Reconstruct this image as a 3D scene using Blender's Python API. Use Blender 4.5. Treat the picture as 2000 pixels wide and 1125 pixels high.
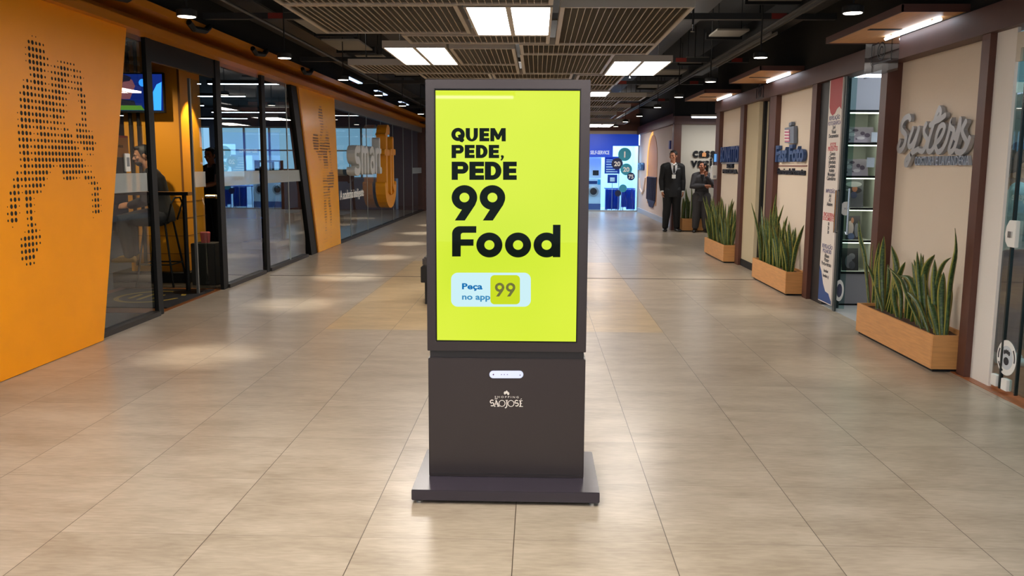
import bpy, bmesh, math, random
from mathutils import Vector, Matrix
random.seed(7)
for o in list(bpy.data.objects): bpy.data.objects.remove(o, do_unlink=True)
SC = bpy.context.scene
COL = SC.collection
PI = math.pi

# ------------------------------------------------------------------ camera
FPX = 1699.82; CAMH = 1.45074
_p, _y, _r = 0.1402007, 0.0285287, 0.0056583
_f = Vector((-math.sin(_y)*math.cos(_p), math.cos(_y)*math.cos(_p), -math.sin(_p)))
_rt = Vector((math.cos(_y), math.sin(_y), 0)); _u = _rt.cross(_f)
RT = _rt*math.cos(_r) + _u*math.sin(_r); UP = _u*math.cos(_r) - _rt*math.sin(_r); FW = _f
cam = bpy.data.cameras.new('camera'); camo = bpy.data.objects.new('camera', cam); COL.objects.link(camo)
cam.sensor_width = 36; cam.lens = FPX/2000*36; cam.clip_start = .05; cam.clip_end = 200
camo.matrix_world = Matrix(((RT.x, UP.x, -FW.x, 0), (RT.y, UP.y, -FW.y, 0), (RT.z, UP.z, -FW.z, CAMH), (0, 0, 0, 1)))
SC.camera = camo
# ------------------------------------------------------------------ world, view
w = bpy.data.worlds.new('world'); SC.world = w; w.use_nodes = True
bg = w.node_tree.nodes['Background']; bg.inputs[0].default_value = (.66, .83, 1, 1); bg.inputs[1].default_value = 1.0
SC.view_settings.view_transform = 'Standard'; SC.view_settings.look = 'None'
SC.view_settings.exposure = 0; SC.view_settings.gamma = 1; SC.view_settings.use_curve_mapping = False

# survey helpers: where a sight line meets a known surface (floor, wall or upright plane)
def ray(px, py): return FW + RT*((px-1000)/FPX) - UP*((py-562.5)/FPX)
def on_z(px, py, z=0):
    d = ray(px, py); t = (z-CAMH)/d.z; return Vector((d.x*t, d.y*t, z))
def on_x(px, py, X):
    d = ray(px, py); t = X/d.x; return Vector((X, d.y*t, CAMH+d.z*t))
def on_y(px, py, Y):
    d = ray(px, py); t = Y/d.y; return Vector((d.x*t, Y, CAMH+d.z*t))

# ------------------------------------------------------------------ materials
def lin(c):
    c /= 255.0
    return c/12.92 if c <= .04045 else ((c+.055)/1.055)**2.4
def rgb(r, g, b): return (lin(r), lin(g), lin(b), 1)
MATS = {}
def mat(name, c, rough=.5, metal=0, spec=.5, emit=None, es=1, coat=0, noise=0, nscale=30, stretch=None, bump=0):
    if name in MATS: return MATS[name]
    m = bpy.data.materials.new(name); m.use_nodes = True; nt = m.node_tree; b = nt.nodes['Principled BSDF']
    b.inputs['Base Color'].default_value = rgb(*c); b.inputs['Roughness'].default_value = rough
    b.inputs['Metallic'].default_value = metal; b.inputs['Specular IOR Level'].default_value = spec
    if coat: b.inputs['Coat Weight'].default_value = coat; b.inputs['Coat Roughness'].default_value = .05
    if emit: b.inputs['Emission Color'].default_value = rgb(*emit); b.inputs['Emission Strength'].default_value = es
    if noise or bump:
        tc = nt.nodes.new('ShaderNodeTexCoord'); mp = nt.nodes.new('ShaderNodeMapping'); n = nt.nodes.new('ShaderNodeTexNoise')
        mp.inputs['Scale'].default_value = stretch or (1, 1, 1)
        n.inputs['Scale'].default_value = nscale; n.inputs['Detail'].default_value = 5
        nt.links.new(tc.outputs['Object'], mp.inputs[0]); nt.links.new(mp.outputs[0], n.inputs['Vector'])
        if noise:
            r = nt.nodes.new('ShaderNodeValToRGB'); base = rgb(*c)
            r.color_ramp.elements[0].position = .3; r.color_ramp.elements[1].position = .7
            r.color_ramp.elements[0].color = tuple(x*(1-noise) for x in base[:3])+(1,)
            r.color_ramp.elements[1].color = tuple(min(1, x*(1+noise)) for x in base[:3])+(1,)
            nt.links.new(n.outputs['Fac'], r.inputs[0]); nt.links.new(r.outputs[0], b.inputs['Base Color'])
        if bump:
            bp = nt.nodes.new('ShaderNodeBump'); bp.inputs['Strength'].default_value = bump; bp.inputs['Distance'].default_value = .01
            nt.links.new(n.outputs['Fac'], bp.inputs['Height']); nt.links.new(bp.outputs[0], b.inputs['Normal'])
    MATS[name] = m; return m
def emis(name, c, s):
    if name in MATS: return MATS[name]
    m = bpy.data.materials.new(name); m.use_nodes = True; nt = m.node_tree; nt.nodes.clear()
    e = nt.nodes.new('ShaderNodeEmission'); o = nt.nodes.new('ShaderNodeOutputMaterial')
    e.inputs[0].default_value = rgb(*c); e.inputs[1].default_value = s; nt.links.new(e.outputs[0], o.inputs[0])
    MATS[name] = m; return m
def glass(name, tint=(235, 245, 242), boost=1.0, rough=.0, ior=1.5):
    m = bpy.data.materials.new(name); m.use_nodes = True; nt = m.node_tree; nt.nodes.clear()
    t = nt.nodes.new('ShaderNodeBsdfTransparent'); g = nt.nodes.new('ShaderNodeBsdfGlossy'); f = nt.nodes.new('ShaderNodeFresnel')
    x = nt.nodes.new('ShaderNodeMixShader'); o = nt.nodes.new('ShaderNodeOutputMaterial'); mu = nt.nodes.new('ShaderNodeMath')
    mu.operation = 'MULTIPLY'; mu.inputs[1].default_value = boost; mu.use_clamp = True
    f.inputs['IOR'].default_value = ior
    t.inputs[0].default_value = rgb(*tint); g.inputs['Roughness'].default_value = rough; g.inputs[0].default_value = (1, 1, 1, 1)
    nt.links.new(f.outputs[0], mu.inputs[0]); nt.links.new(mu.outputs[0], x.inputs[0])
    nt.links.new(t.outputs[0], x.inputs[1]); nt.links.new(g.outputs[0], x.inputs[2]); nt.links.new(x.outputs[0], o.inputs[0])
    MATS[name] = m; return m
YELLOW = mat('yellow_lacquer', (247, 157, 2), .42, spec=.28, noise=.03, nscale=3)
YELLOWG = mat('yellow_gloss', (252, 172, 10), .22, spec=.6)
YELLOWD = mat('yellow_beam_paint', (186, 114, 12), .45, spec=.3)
BLACKM = mat('black_metal', (9, 9, 9), .55, spec=.25)
BLACKMATT = mat('black_matt', (13, 13, 14), .7)
HOLE = mat('hole_black', (14, 8, 4), .8)
DARKCEIL = mat('ceiling_black', (15, 15, 16), .85)
DUCT = mat('dark_duct', (20, 20, 20), .5, metal=.3, noise=.15, nscale=4)
BAFFLE = mat('grey_baffle', (120, 116, 108), .7)
MESHM = mat('mesh_grey_metal', (200, 186, 166), .42, metal=.25)
MESHD = mat('mesh_fin_brown', (176, 158, 130), .5, metal=.2)
FRAMEM = mat('panel_frame_grey', (178, 168, 155), .38, metal=.15)
LIGHT = emis('light_panel', (255, 246, 236), 21)
DOWN = emis('downlight_lens', (255, 244, 225), 9)
LED = emis('led_cool', (225, 238, 255), 9)
LEDW = emis('led_shelf', (245, 255, 225), 6)
WOOD = mat('pale_wood', (208, 150, 90), .45, noise=.10, nscale=5, stretch=(1.2, 1.2, 14))
WOODC = mat('canopy_wood', (205, 150, 95), .5, noise=.1, nscale=4, stretch=(8, 1, 1))
BROWN = mat('brown_steel', (88, 52, 42), .45, noise=.08, nscale=6)
BROWND = mat('brown_steel_header', (84, 56, 50), .5, noise=.08, nscale=6)
CREAM = mat('cream_wall', (218, 204, 186), .75, bump=.15, nscale=60)
WHITEW = mat('white_wall', (226, 220, 212), .75)
GREYW = mat('grey_wall', (170, 172, 178), .7)
CHARC = mat('charcoal_panel', (40, 40, 44), .5)
KIOSK = mat('kiosk_paint', (55, 47, 48), .27, spec=.5, bump=.02, nscale=300)
KIOSKB = mat('kiosk_base_paint', (56, 50, 60), .25, spec=.5)
CHROME = mat('chrome', (205, 205, 205), .18, metal=1)
SILVER = mat('brushed_silver', (178, 180, 184), .35, metal=.6)
NAVYB = mat('navy_letter', (42, 66, 120), .35, metal=.2)
WHITEP = mat('white_plastic', (235, 235, 230), .35)
GLASS = glass('storefront_glass', (222, 234, 230), 1.25)
GLASSG = glass('green_glass', (176, 206, 204), .22)
GLASSB = glass('laundry_glass', (215, 238, 250), .8)
FROST = mat('frosted_band', (196, 205, 205), .6)
FROST.node_tree.nodes['Principled BSDF'].inputs['Alpha'].default_value = .55
SKIN = mat('skin_tan', (186, 126, 96), .5); SKIN2 = mat('skin_brown', (172, 112, 84), .5); SKIN3 = mat('skin_light', (205, 152, 124), .5)
HAIR = mat('hair_black', (20, 16, 15), .5, bump=.4, nscale=120)
LEAF = None

def node_leaf():
    m = bpy.data.materials.new('snake_plant_leaf'); m.use_nodes = True; nt = m.node_tree; b = nt.nodes['Principled BSDF']
    uv = nt.nodes.new('ShaderNodeUVMap'); uv.uv_map = 'uv'; sp = nt.nodes.new('ShaderNodeSeparateXYZ'); nt.links.new(uv.outputs[0], sp.inputs[0])
    sb = nt.nodes.new('ShaderNodeMath'); sb.operation = 'SUBTRACT'; sb.inputs[1].default_value = .5
    ab = nt.nodes.new('ShaderNodeMath'); ab.operation = 'ABSOLUTE'
    nt.links.new(sp.outputs[0], sb.inputs[0]); nt.links.new(sb.outputs[0], ab.inputs[0])
    edge = nt.nodes.new('ShaderNodeMapRange'); edge.inputs[1].default_value = .30; edge.inputs[2].default_value = .36
    nt.links.new(ab.outputs[0], edge.inputs[0])
    wv = nt.nodes.new('ShaderNodeTexNoise'); mp = nt.nodes.new('ShaderNodeMapping'); mp.inputs['Scale'].default_value = (2, 26, 1)
    nt.links.new(uv.outputs[0], mp.inputs[0]); nt.links.new(mp.outputs[0], wv.inputs['Vector']); wv.inputs['Scale'].default_value = 1.2; wv.inputs['Detail'].default_value = 3
    rp = nt.nodes.new('ShaderNodeValToRGB'); rp.color_ramp.elements[0].position = .4; rp.color_ramp.elements[1].position = .62
    rp.color_ramp.elements[0].color = rgb(30, 56, 26); rp.color_ramp.elements[1].color = rgb(72, 98, 44)
    nt.links.new(wv.outputs['Fac'], rp.inputs[0])
    mx = nt.nodes.new('ShaderNodeMix'); mx.data_type = 'RGBA'; nt.links.new(edge.outputs[0], mx.inputs[0])
    nt.links.new(rp.outputs[0], mx.inputs[6]); mx.inputs[7].default_value = rgb(158, 152, 72)
    nt.links.new(mx.outputs[2], b.inputs['Base Color']); b.inputs['Roughness'].default_value = .38
    return m
LEAF = node_leaf()
SOIL = mat('soil', (70, 46, 30), .9, noise=.4, nscale=40, bump=.6)

def mth(nt, op, a, b=None, c=None):
    n = nt.nodes.new('ShaderNodeMath'); n.operation = op
    for i, v in enumerate((a, b, c)):
        if v is None: continue
        if isinstance(v, (int, float)): n.inputs[i].default_value = v
        else: nt.links.new(v, n.inputs[i])
    return n.outputs[0]
TX, TY, TX0, TY0 = .6, .6181, -.0792, 3.2298
def floor_mat():
    m = bpy.data.materials.new('porcelain_tile'); m.use_nodes = True; nt = m.node_tree; b = nt.nodes['Principled BSDF']
    tc = nt.nodes.new('ShaderNodeTexCoord'); sp = nt.nodes.new('ShaderNodeSeparateXYZ'); nt.links.new(tc.outputs['Object'], sp.inputs[0])
    u = mth(nt, 'DIVIDE', mth(nt, 'SUBTRACT', sp.outputs[0], TX0), TX); v = mth(nt, 'DIVIDE', mth(nt, 'SUBTRACT', sp.outputs[1], TY0), TY)
    iu = mth(nt, 'FLOOR', u); iv = mth(nt, 'FLOOR', v)
    fu = mth(nt, 'SUBTRACT', u, iu); fv = mth(nt, 'SUBTRACT', v, iv)
    du = mth(nt, 'MULTIPLY', mth(nt, 'MINIMUM', fu, mth(nt, 'SUBTRACT', 1, fu)), TX)
    dv = mth(nt, 'MULTIPLY', mth(nt, 'MINIMUM', fv, mth(nt, 'SUBTRACT', 1, fv)), TY)
    gu = mth(nt, 'LESS_THAN', du, .0017); gv = mth(nt, 'MULTIPLY', mth(nt, 'LESS_THAN', dv, .0022), .36)
    gr = mth(nt, 'MAXIMUM', gu, gv)
    cb = nt.nodes.new('ShaderNodeCombineXYZ'); nt.links.new(iu, cb.inputs[0]); nt.links.new(iv, cb.inputs[1])
    wn = nt.nodes.new('ShaderNodeTexWhiteNoise'); wn.noise_dimensions = '2D'; nt.links.new(cb.outputs[0], wn.inputs['Vector'])
    # veining shifts from tile to tile, brushed across the corridor
    off = nt.nodes.new('ShaderNodeVectorMath'); off.operation = 'SCALE'; nt.links.new(wn.outputs['Color'], off.inputs[0]); off.inputs['Scale'].default_value = 9
    add = nt.nodes.new('ShaderNodeVectorMath'); nt.links.new(tc.outputs['Object'], add.inputs[0]); nt.links.new(off.outputs[0], add.inputs[1])
    mp = nt.nodes.new('ShaderNodeMapping'); mp.inputs['Scale'].default_value = (1.0, 2.6, 1); nt.links.new(add.outputs[0], mp.inputs[0])
    n1 = nt.nodes.new('ShaderNodeTexNoise'); n1.inputs['Scale'].default_value = 2.4; n1.inputs['Detail'].default_value = 6; n1.inputs['Roughness'].default_value = .55
    nt.links.new(mp.outputs[0], n1.inputs['Vector'])
    mp2 = nt.nodes.new('ShaderNodeMapping'); mp2.inputs['Scale'].default_value = (1, 5, 1); nt.links.new(add.outputs[0], mp2.inputs[0])
    n2 = nt.nodes.new('ShaderNodeTexNoise'); n2.inputs['Scale'].default_value = 14; n2.inputs['Detail'].default_value = 6; nt.links.new(mp2.outputs[0], n2.inputs['Vector'])
    k = mth(nt, 'ADD', mth(nt, 'MULTIPLY', n1.outputs['Fac'], .6), mth(nt, 'MULTIPLY', n2.outputs['Fac'], .4))
    k = mth(nt, 'ADD', k, mth(nt, 'MULTIPLY', mth(nt, 'SUBTRACT', wn.outputs['Value'], .5), .05))
    rp = nt.nodes.new('ShaderNodeValToRGB'); e = rp.color_ramp.elements
    e[0].position = .34; e[0].color = rgb(145, 131, 113); e[1].position = .66; e[1].color = rgb(180, 167, 149)
    nt.links.new(k, rp.inputs[0])
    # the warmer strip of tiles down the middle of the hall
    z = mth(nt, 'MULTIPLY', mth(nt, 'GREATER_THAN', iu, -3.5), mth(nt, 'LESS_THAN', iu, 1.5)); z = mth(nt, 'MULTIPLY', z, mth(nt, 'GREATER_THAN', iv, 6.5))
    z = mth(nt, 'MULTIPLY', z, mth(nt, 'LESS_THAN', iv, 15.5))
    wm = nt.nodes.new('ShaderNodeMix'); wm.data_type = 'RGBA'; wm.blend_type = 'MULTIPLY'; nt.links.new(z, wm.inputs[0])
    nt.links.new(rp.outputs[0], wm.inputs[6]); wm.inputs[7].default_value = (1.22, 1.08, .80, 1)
    gm = nt.nodes.new('ShaderNodeMix'); gm.data_type = 'RGBA'; nt.links.new(gr, gm.inputs[0]); nt.links.new(wm.outputs[2], gm.inputs[6]); gm.inputs[7].default_value = rgb(70, 58, 46)
    nt.links.new(gm.outputs[2], b.inputs['Base Color'])
    b.inputs['Roughness'].default_value = .29
    b.inputs['Specular IOR Level'].default_value = .5
    return m
FLOORM = floor_mat()

# ------------------------------------------------------------------ mesh builder
def wmat(o):
    m = o.matrix_basis.copy()
    while o.parent: o = o.parent; m = o.matrix_basis @ m
    return m
class MB:
    def __init__(s): s.v = []; s.f = []; s.uv = []
    def add(s, vs, fs, uvs=None):
        n = len(s.v); s.v += [tuple(v) for v in vs]; s.f += [tuple(i+n for i in f) for f in fs]
        if uvs: s.uv += uvs
        return s
    def box(s, a, b):
        x0, x1 = sorted((a[0], b[0])); y0, y1 = sorted((a[1], b[1])); z0, z1 = sorted((a[2], b[2]))
        return s.add([(x0, y0, z0), (x1, y0, z0), (x1, y1, z0), (x0, y1, z0), (x0, y0, z1), (x1, y0, z1), (x1, y1, z1), (x0, y1, z1)],
                     [(0, 3, 2, 1), (4, 5, 6, 7), (0, 1, 5, 4), (1, 2, 6, 5), (2, 3, 7, 6), (3, 0, 4, 7)])
    def cbox(s, c, h): return s.box([c[i]-h[i] for i in range(3)], [c[i]+h[i] for i in range(3)])
    def prism(s, fr, poly, d0, d1):          # polygon in frame (o,U,V,N) pushed from d0 to d1 along N
        o, U, V, N = fr; n = len(poly)
        area = sum(poly[i][0]*poly[(i+1) % n][1]-poly[(i+1) % n][0]*poly[i][1] for i in range(n))
        if area < 0: poly = poly[::-1]
        vs = [o+U*p[0]+V*p[1]+N*d0 for p in poly]+[o+U*p[0]+V*p[1]+N*d1 for p in poly]
        fs = [tuple(range(n))[::-1], tuple(range(n, 2*n))]+[(i, (i+1) % n, n+(i+1) % n, n+i) for i in range(n)]
        return s.add(vs, fs)
    def ring2(s, fr, outer, inner, d0, d1):   # closed band between two loops of equal length
        o, U, V, N = fr; n = len(outer); P = lambda p, d: o+U*p[0]+V*p[1]+N*d
        vs = [P(p, d0) for p in outer]+[P(p, d1) for p in outer]+[P(p, d0) for p in inner]+[P(p, d1) for p in inner]
        fs = []
        for i in range(n):
            j = (i+1) % n
            fs += [(i, j, n+j, n+i), (2*n+i, 3*n+i, 3*n+j, 2*n+j), (n+i, n+j, 3*n+j, 3*n+i), (i, 2*n+i, 2*n+j, j)]
        return s.add(vs, fs)
    def stroke(s, fr, pts, wd, d0, d1, closed=False, cap=True):
        pts = [Vector(p) for p in pts]; n = len(pts); L = []; R = []
        for i, p in enumerate(pts):
            a = pts[i-1] if (i > 0 or closed) else None; b = pts[(i+1) % n] if (i < n-1 or closed) else None
            t1 = (p-a).normalized() if a is not None else None; t2 = (b-p).normalized() if b is not None else None
            if t1 is None: t = t2; m = 1
            elif t2 is None: t = t1; m = 1
            else:
                t = (t1+t2); t = t.normalized() if t.length > 1e-6 else t1; m = 1/max(.5, t.dot(t1))
            nn = Vector((-t.y, t.x)); ww = wd if not isinstance(wd, (list, tuple)) else wd[i]
            L.append(p+nn*ww/2*m); R.append(p-nn*ww/2*m)
        if closed: return s.ring2(fr, [tuple(x) for x in R], [tuple(x) for x in L], d0, d1)
        if cap:
            ww = wd if not isinstance(wd, (list, tuple)) else wd[-1]; w0 = wd if not isinstance(wd, (list, tuple)) else wd[0]
            te = (pts[-1]-pts[-2]).normalized(); ts = (pts[0]-pts[1]).normalized(); ce = []; cs = []
            for k in range(1, 6):
                a = PI/2-PI*k/6
                nn = Vector((-te.y, te.x)); ce.append(pts[-1]+nn*math.sin(a)*ww/2+te*math.cos(a)*ww/2)
                nn = Vector((-ts.y, ts.x)); cs.append(pts[0]+nn*math.sin(a)*w0/2+ts*math.cos(a)*w0/2)
        # quads one by one so that self crossings stay clean
        o, U, V, N = fr
        for i in range(n-1):
            e = (i % 7)*1e-5
            s.prism(fr, [tuple(L[i]), tuple(R[i]), tuple(R[i+1]), tuple(L[i+1])], d0, d1+e)
        if cap:
            s.prism(fr, [tuple(L[-1])]+[tuple(x) for x in ce]+[tuple(R[-1])], d0, d1+8e-5)
            s.prism(fr, [tuple(R[0])]+[tuple(x) for x in cs]+[tuple(L[0])], d0, d1+9e-5)
        return s
    def tube(s, pts, r, n=8, cap=True):
        pts = [Vector(p) for p in pts]; rs = r if isinstance(r, (list, tuple)) else [r]*len(pts)
        base = len(s.v); prev = None
        for i, p in enumerate(pts):
            t = ((pts[i+1] if i < len(pts)-1 else p)-(pts[i-1] if i > 0 else p)).normalized()
            if prev is None: prev = t.orthogonal().normalized()
            prev = (prev-t*prev.dot(t)).normalized(); q = t.cross(prev)
            for k in range(n):
                a = 2*PI*k/n; s.v.append(tuple(p+(prev*math.cos(a)+q*math.sin(a))*rs[i]))
        for i in range(len(pts)-1):
            for k in range(n):
                a = base+i*n+k; b = base+i*n+(k+1) % n; s.f.append((a, b, b+n, a+n))
        if cap:
            s.f.append(tuple(range(base, base+n))[::-1]); e = base+(len(pts)-1)*n; s.f.append(tuple(range(e, e+n)))
        return s
    def lathe(s, c, prof, n=20, axis='Z'):     # prof list of (radius, height)
        base = len(s.v); c = Vector(c)
        for r, h in prof:
            for k in range(n):
                a = 2*PI*k/n
                d = {'Z': (r*math.cos(a), r*math.sin(a), h), 'Y': (r*math.cos(a), h, -r*math.sin(a)), 'X': (h, r*math.cos(a), r*math.sin(a))}[axis]
                s.v.append(tuple(c+Vector(d)))
        for i in range(len(prof)-1):
            for k in range(n):
                a = base+i*n+k; b = base+i*n+(k+1) % n; s.f.append((a, b, b+n, a+n))
        s.f.append(tuple(range(base, base+n))[::-1]); e = base+(len(prof)-1)*n; s.f.append(tuple(range(e, e+n)))
        return s
    def ell(s, c, r, R=None, n=16, m=10):
        base = len(s.v); c = Vector(c)
        for i in range(m+1):
            th = PI*i/m; rr = max(math.sin(th), .02)
            for k in range(n):
                a = 2*PI*k/n; d = Vector((r[0]*rr*math.cos(a), r[1]*rr*math.sin(a), r[2]*math.cos(th)))
                if R: d = R @ d
                s.v.append(tuple(c+d))
        for i in range(m):
            for k in range(n):
                a = base+i*n+k; b = base+i*n+(k+1) % n; s.f.append((a, a+n, b+n, b))
        s.f.append(tuple(range(base, base+n))); e = base+m*n; s.f.append(tuple(range(e, e+n))[::-1])
        return s
    def loft(s, rings, n=16, cap=True):        # rings: (centre, rx, ry, X axis, Y axis)
        base = len(s.v)
        for c, rx, ry, X, Y in rings:
            for k in range(n):
                a = 2*PI*k/n; s.v.append(tuple(Vector(c)+X*rx*math.cos(a)+Y*ry*math.sin(a)))
        for i in range(len(rings)-1):
            for k in range(n):
                a = base+i*n+k; b = base+i*n+(k+1) % n; s.f.append((a, b, b+n, a+n))
        if cap:
            s.f.append(tuple(range(base, base+n))[::-1]); e = base+(len(rings)-1)*n; s.f.append(tuple(range(e, e+n)))
        return s
    def text(s, fr, txt, size, d0, d1, align='LEFT', bold=0, sx=1, spacing=1):
        cu = bpy.data.curves.new('t', 'FONT'); cu.body = txt; cu.size = 1; cu.align_x = align; cu.extrude = .5; cu.offset = bold
        cu.resolution_u = 3; cu.space_character = spacing
        ob = bpy.data.objects.new('t', cu); COL.objects.link(ob); bpy.context.view_layer.update()
        me = bpy.data.meshes.new_from_object(ob.evaluated_get(bpy.context.evaluated_depsgraph_get()))
        o, U, V, N = fr
        vs = [o+U*(v.co.x*size*sx)+V*(v.co.y*size)+N*(d0+(v.co.z+.5)*(d1-d0)) for v in me.vertices]
        s.add(vs, [tuple(p.vertices) for p in me.polygons])
        bpy.data.objects.remove(ob); bpy.data.curves.remove(cu); bpy.data.meshes.remove(me); return s
    def mesh(s, name, m, smooth=False):
        me = bpy.data.meshes.new(name); me.from_pydata(s.v, [], s.f)
        if s.uv:
            ul = me.uv_layers.new(name='uv'); i = 0
            for p in me.polygons:
                for li in p.loop_indices: ul.data[li].uv = s.uv[me.loops[li].vertex_index]
        for x in (m if isinstance(m, (list, tuple)) else [m]): me.materials.append(x)
        if smooth:
            for p in me.polygons: p.use_smooth = True
        me.validate(); me.update()
        return me
    def build(s, name, m, parent=None, smooth=False, bevel=0, label=None, local=False):
        if parent is not None and not local:
            M = wmat(parent).inverted(); s.v = [tuple(M @ Vector(v)) for v in s.v]
        if bevel and len(s.f):
            me = s.mesh(name, m); bm = bmesh.new(); bm.from_mesh(me)
            bmesh.ops.bevel(bm, geom=[e for e in bm.edges if len(e.link_faces) == 2 and e.calc_face_angle(0) > .5], offset=bevel, segments=2, affect='EDGES', clamp_overlap=True)
            bm.to_mesh(me); bm.free()
        else: me = s.mesh(name, m, smooth)
        ob = bpy.data.objects.new(name, me); COL.objects.link(ob)
        if parent is not None:
            ob.parent = parent
        if label: ob['label'] = label
        return ob
X_, Y_, Z_ = Vector((1, 0, 0)), Vector((0, 1, 0)), Vector((0, 0, 1))
def FL(x): return (Vector((x, 0, 0)), Y_, Z_, X_)        # on the left wall, u = world y
def FRt(x): return (Vector((x, 0, 0)), -Y_, Z_, -X_)     # on the right wall, u = -world y
def FC(y): return (Vector((0, y, 0)), X_, Z_, -Y_)       # facing the camera, u = world x

def tag(o, label, cat, group=None, kind=None):
    o['label'] = label; o['category'] = cat
    if group: o['group'] = group
    if kind: o['kind'] = kind
    return o
def thing(name, label, cat, loc=(0, 0, 0), group=None, rotz=0):
    o = bpy.data.objects.new(name, None); COL.objects.link(o); o.location = loc; o.rotation_euler = (0, 0, rotz); o.empty_display_size = .1
    return tag(o, label, cat, group)
def struct(name, mb, m, label, cat='wall', parent=None, **k):
    o = mb.build(name, m, parent, **k)
    if parent is None: o['label'] = label; o['category'] = cat; o['kind'] = 'structure'
    return o
def sthing(name, label, cat):
    o = bpy.data.objects.new(name, None); COL.objects.link(o); o.empty_display_size = .1
    o['label'] = label; o['category'] = cat; o['kind'] = 'structure'; return o
def dup(root, loc, label, group=None):
    r = root.copy(); COL.objects.link(r); r.location = loc; r['label'] = label
    if group: r['group'] = group
    for ch in root.children:
        c = ch.copy(); COL.objects.link(c); c.parent = r
        for g in ch.children:
            d = g.copy(); COL.objects.link(d); d.parent = c
    return r
def lamp(kind, loc, energy, color=(1, 1, 1), size=.3, size_y=None, rot=(0, 0, 0), spot=1.0, blend=.6, name='lamp', parent=None):
    l = bpy.data.lights.new(name, kind); l.energy = energy; l.color = color
    if kind == 'AREA':
        l.size = size
        if size_y: l.shape = 'RECTANGLE'; l.size_y = size_y
    else: l.shadow_soft_size = size
    if kind == 'SPOT': l.spot_size = spot; l.spot_blend = blend
    o = bpy.data.objects.new(name, l); COL.objects.link(o); o.rotation_euler = rot
    if parent is not None: o.parent = parent; o.location = wmat(parent).inverted() @ Vector(loc)
    else: o.location = loc
    return o
# ================================================================== the setting
LW, RW = -3.62, 3.0
CZ = 3.4
struct('floor', MB().add([(-3.66, -9, 0), (3.03, -9, 0), (3.03, 15.0, 0), (6.2, 15.0, 0), (6.2, 20.2, 0), (3.26, 20.2, 0), (3.26, 28.05, 0), (-3.66, 28.05, 0)], [(0, 1, 2, 3, 4, 5, 6, 7)]), FLOORM, 'grey beige porcelain tiled floor of the mall corridor', 'floor')
struct('floor', MB().add([(-17, -9, -.002), (-3.66, -9, -.002), (-3.66, 31, -.002), (-17, 31, -.002)], [(0, 1, 2, 3)]), mat('gym_floor', (74, 66, 60), .22, noise=.1, nscale=2), 'dark glossy floor inside the gym behind the glass front', 'floor')
struct('floor', MB().box((3.03, 9.62, -.02), (6.2, 15.0, .002)), mat('side_shop_floor', (120, 116, 110), .3), 'pale floor of the side shops behind the door opening', 'floor')
struct('floor', MB().box((3.03, 7.7, -.02), (6.2, 9.62, .002)), mat('photo_floor', (176, 176, 176), .25), 'light grey floor inside the photo shop', 'floor')
struct('floor', MB().box((2.97, 1.5, -.02), (6.2, 7.6, .004)), mat('orange_wood_floor', (152, 92, 54), .35, noise=.15, nscale=3, stretch=(1, 8, 1)), 'orange brown wooden floor of the sewing shop at its threshold', 'floor')
struct('floor', MB().box((.9, 28.05, -.02), (3.4, 31.2, .003)), mat('laundry_floor', (190, 200, 208), .3, noise=.1, nscale=20), 'pale tiled floor inside the blue laundry', 'floor')
struct('floor', MB().box((-4.9, 8.3, -.02), (-3.66, 10.0, .001)), mat('gym_entry_wood', (140, 84, 42), .3, noise=.12, nscale=3), 'orange brown floor strip at the gym entrance', 'floor')
struct('ceiling', MB().box((-17, 4.5, CZ), (-6.5, 31.2, CZ+.1)).box((-6.5, -9, CZ), (6.2, 31.2, CZ+.1)), DARKCEIL, 'black painted ceiling slab above the hanging panels', 'ceiling')
# far ends and hidden walls
wl = MB()
wl.box((-17, 30.9, 0), (-3.6, 31.1, .95)); wl.box((-17, 30.9, 2.75), (-3.6, 31.1, CZ))
for x0, x1 in ((-17, -14.3), (-11.6, -11.3), (-8.6, -8.3), (-5.2, -3.6)): wl.box((x0, 30.9, .95), (x1, 31.1, 2.75))
struct('wall_back', wl, mat('gym_far_wall', (96, 104, 120), .7), 'far wall of the gym around its bright windows')
struct('wall_left', MB().box((-17, 4.5, 0), (-3.7, 4.6, CZ)), CHARC, 'partition between the gym and the mall entrance', 'wall')
struct('wall_left', MB().box((-17.1, 4.5, 0), (-17, 31.1, CZ)), mat('gym_side_wall', (60, 62, 70), .8), 'far side wall of the gym')
struct('wall_right', MB().box((6.2, -9, 0), (6.3, 31.2, CZ)), mat('shop_back_wall', (200, 202, 204), .8), 'rear wall shared by the shops on the right')
wb = MB(); wb.box((-3.75, 27.98, 0), (.95, 28.12, 2.5)).box((-3.75, 27.98, 2.5), (3.4, 28.12, CZ))
struct('wall_end', wb, BROWN, 'brown wall closing the far end of the corridor')
for wx_ in ((-14.3, -11.6), (-11.3, -8.6), (-8.3, -5.2)):
    t = sthing('window_1' if wx_[0] < -12 else 'window_2' if wx_[0] < -9 else 'window_3', 'bright daylight window in the far wall of the gym', 'window')
    x0, x1 = wx_; fr = FC(30.9)
    m = MB(); n = 3
    for k in range(n+1):
        x = x0+(x1-x0)*k/n; m.box((x-.03, 30.92, .95), (x+.03, 31.02, 2.75))
    for z in (.95, 1.9, 2.7): m.box((x0, 30.92, z), (x1, 31.02, z+.05))
    m.build('window_frame', WHITEW, t)
    MB().box((x0, 30.97, .95), (x1, 30.98, 2.75)).build('pane', GLASSB, t)
# expansion joint across the floor
ej = MB().box((-3.5, 11.235, 0), (3.0, 11.262, .0025))
struct('trim_1', ej, mat('joint_dark', (62, 54, 46), .5), 'dark expansion joint strip crossing the floor tiles', 'floor trim')

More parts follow.
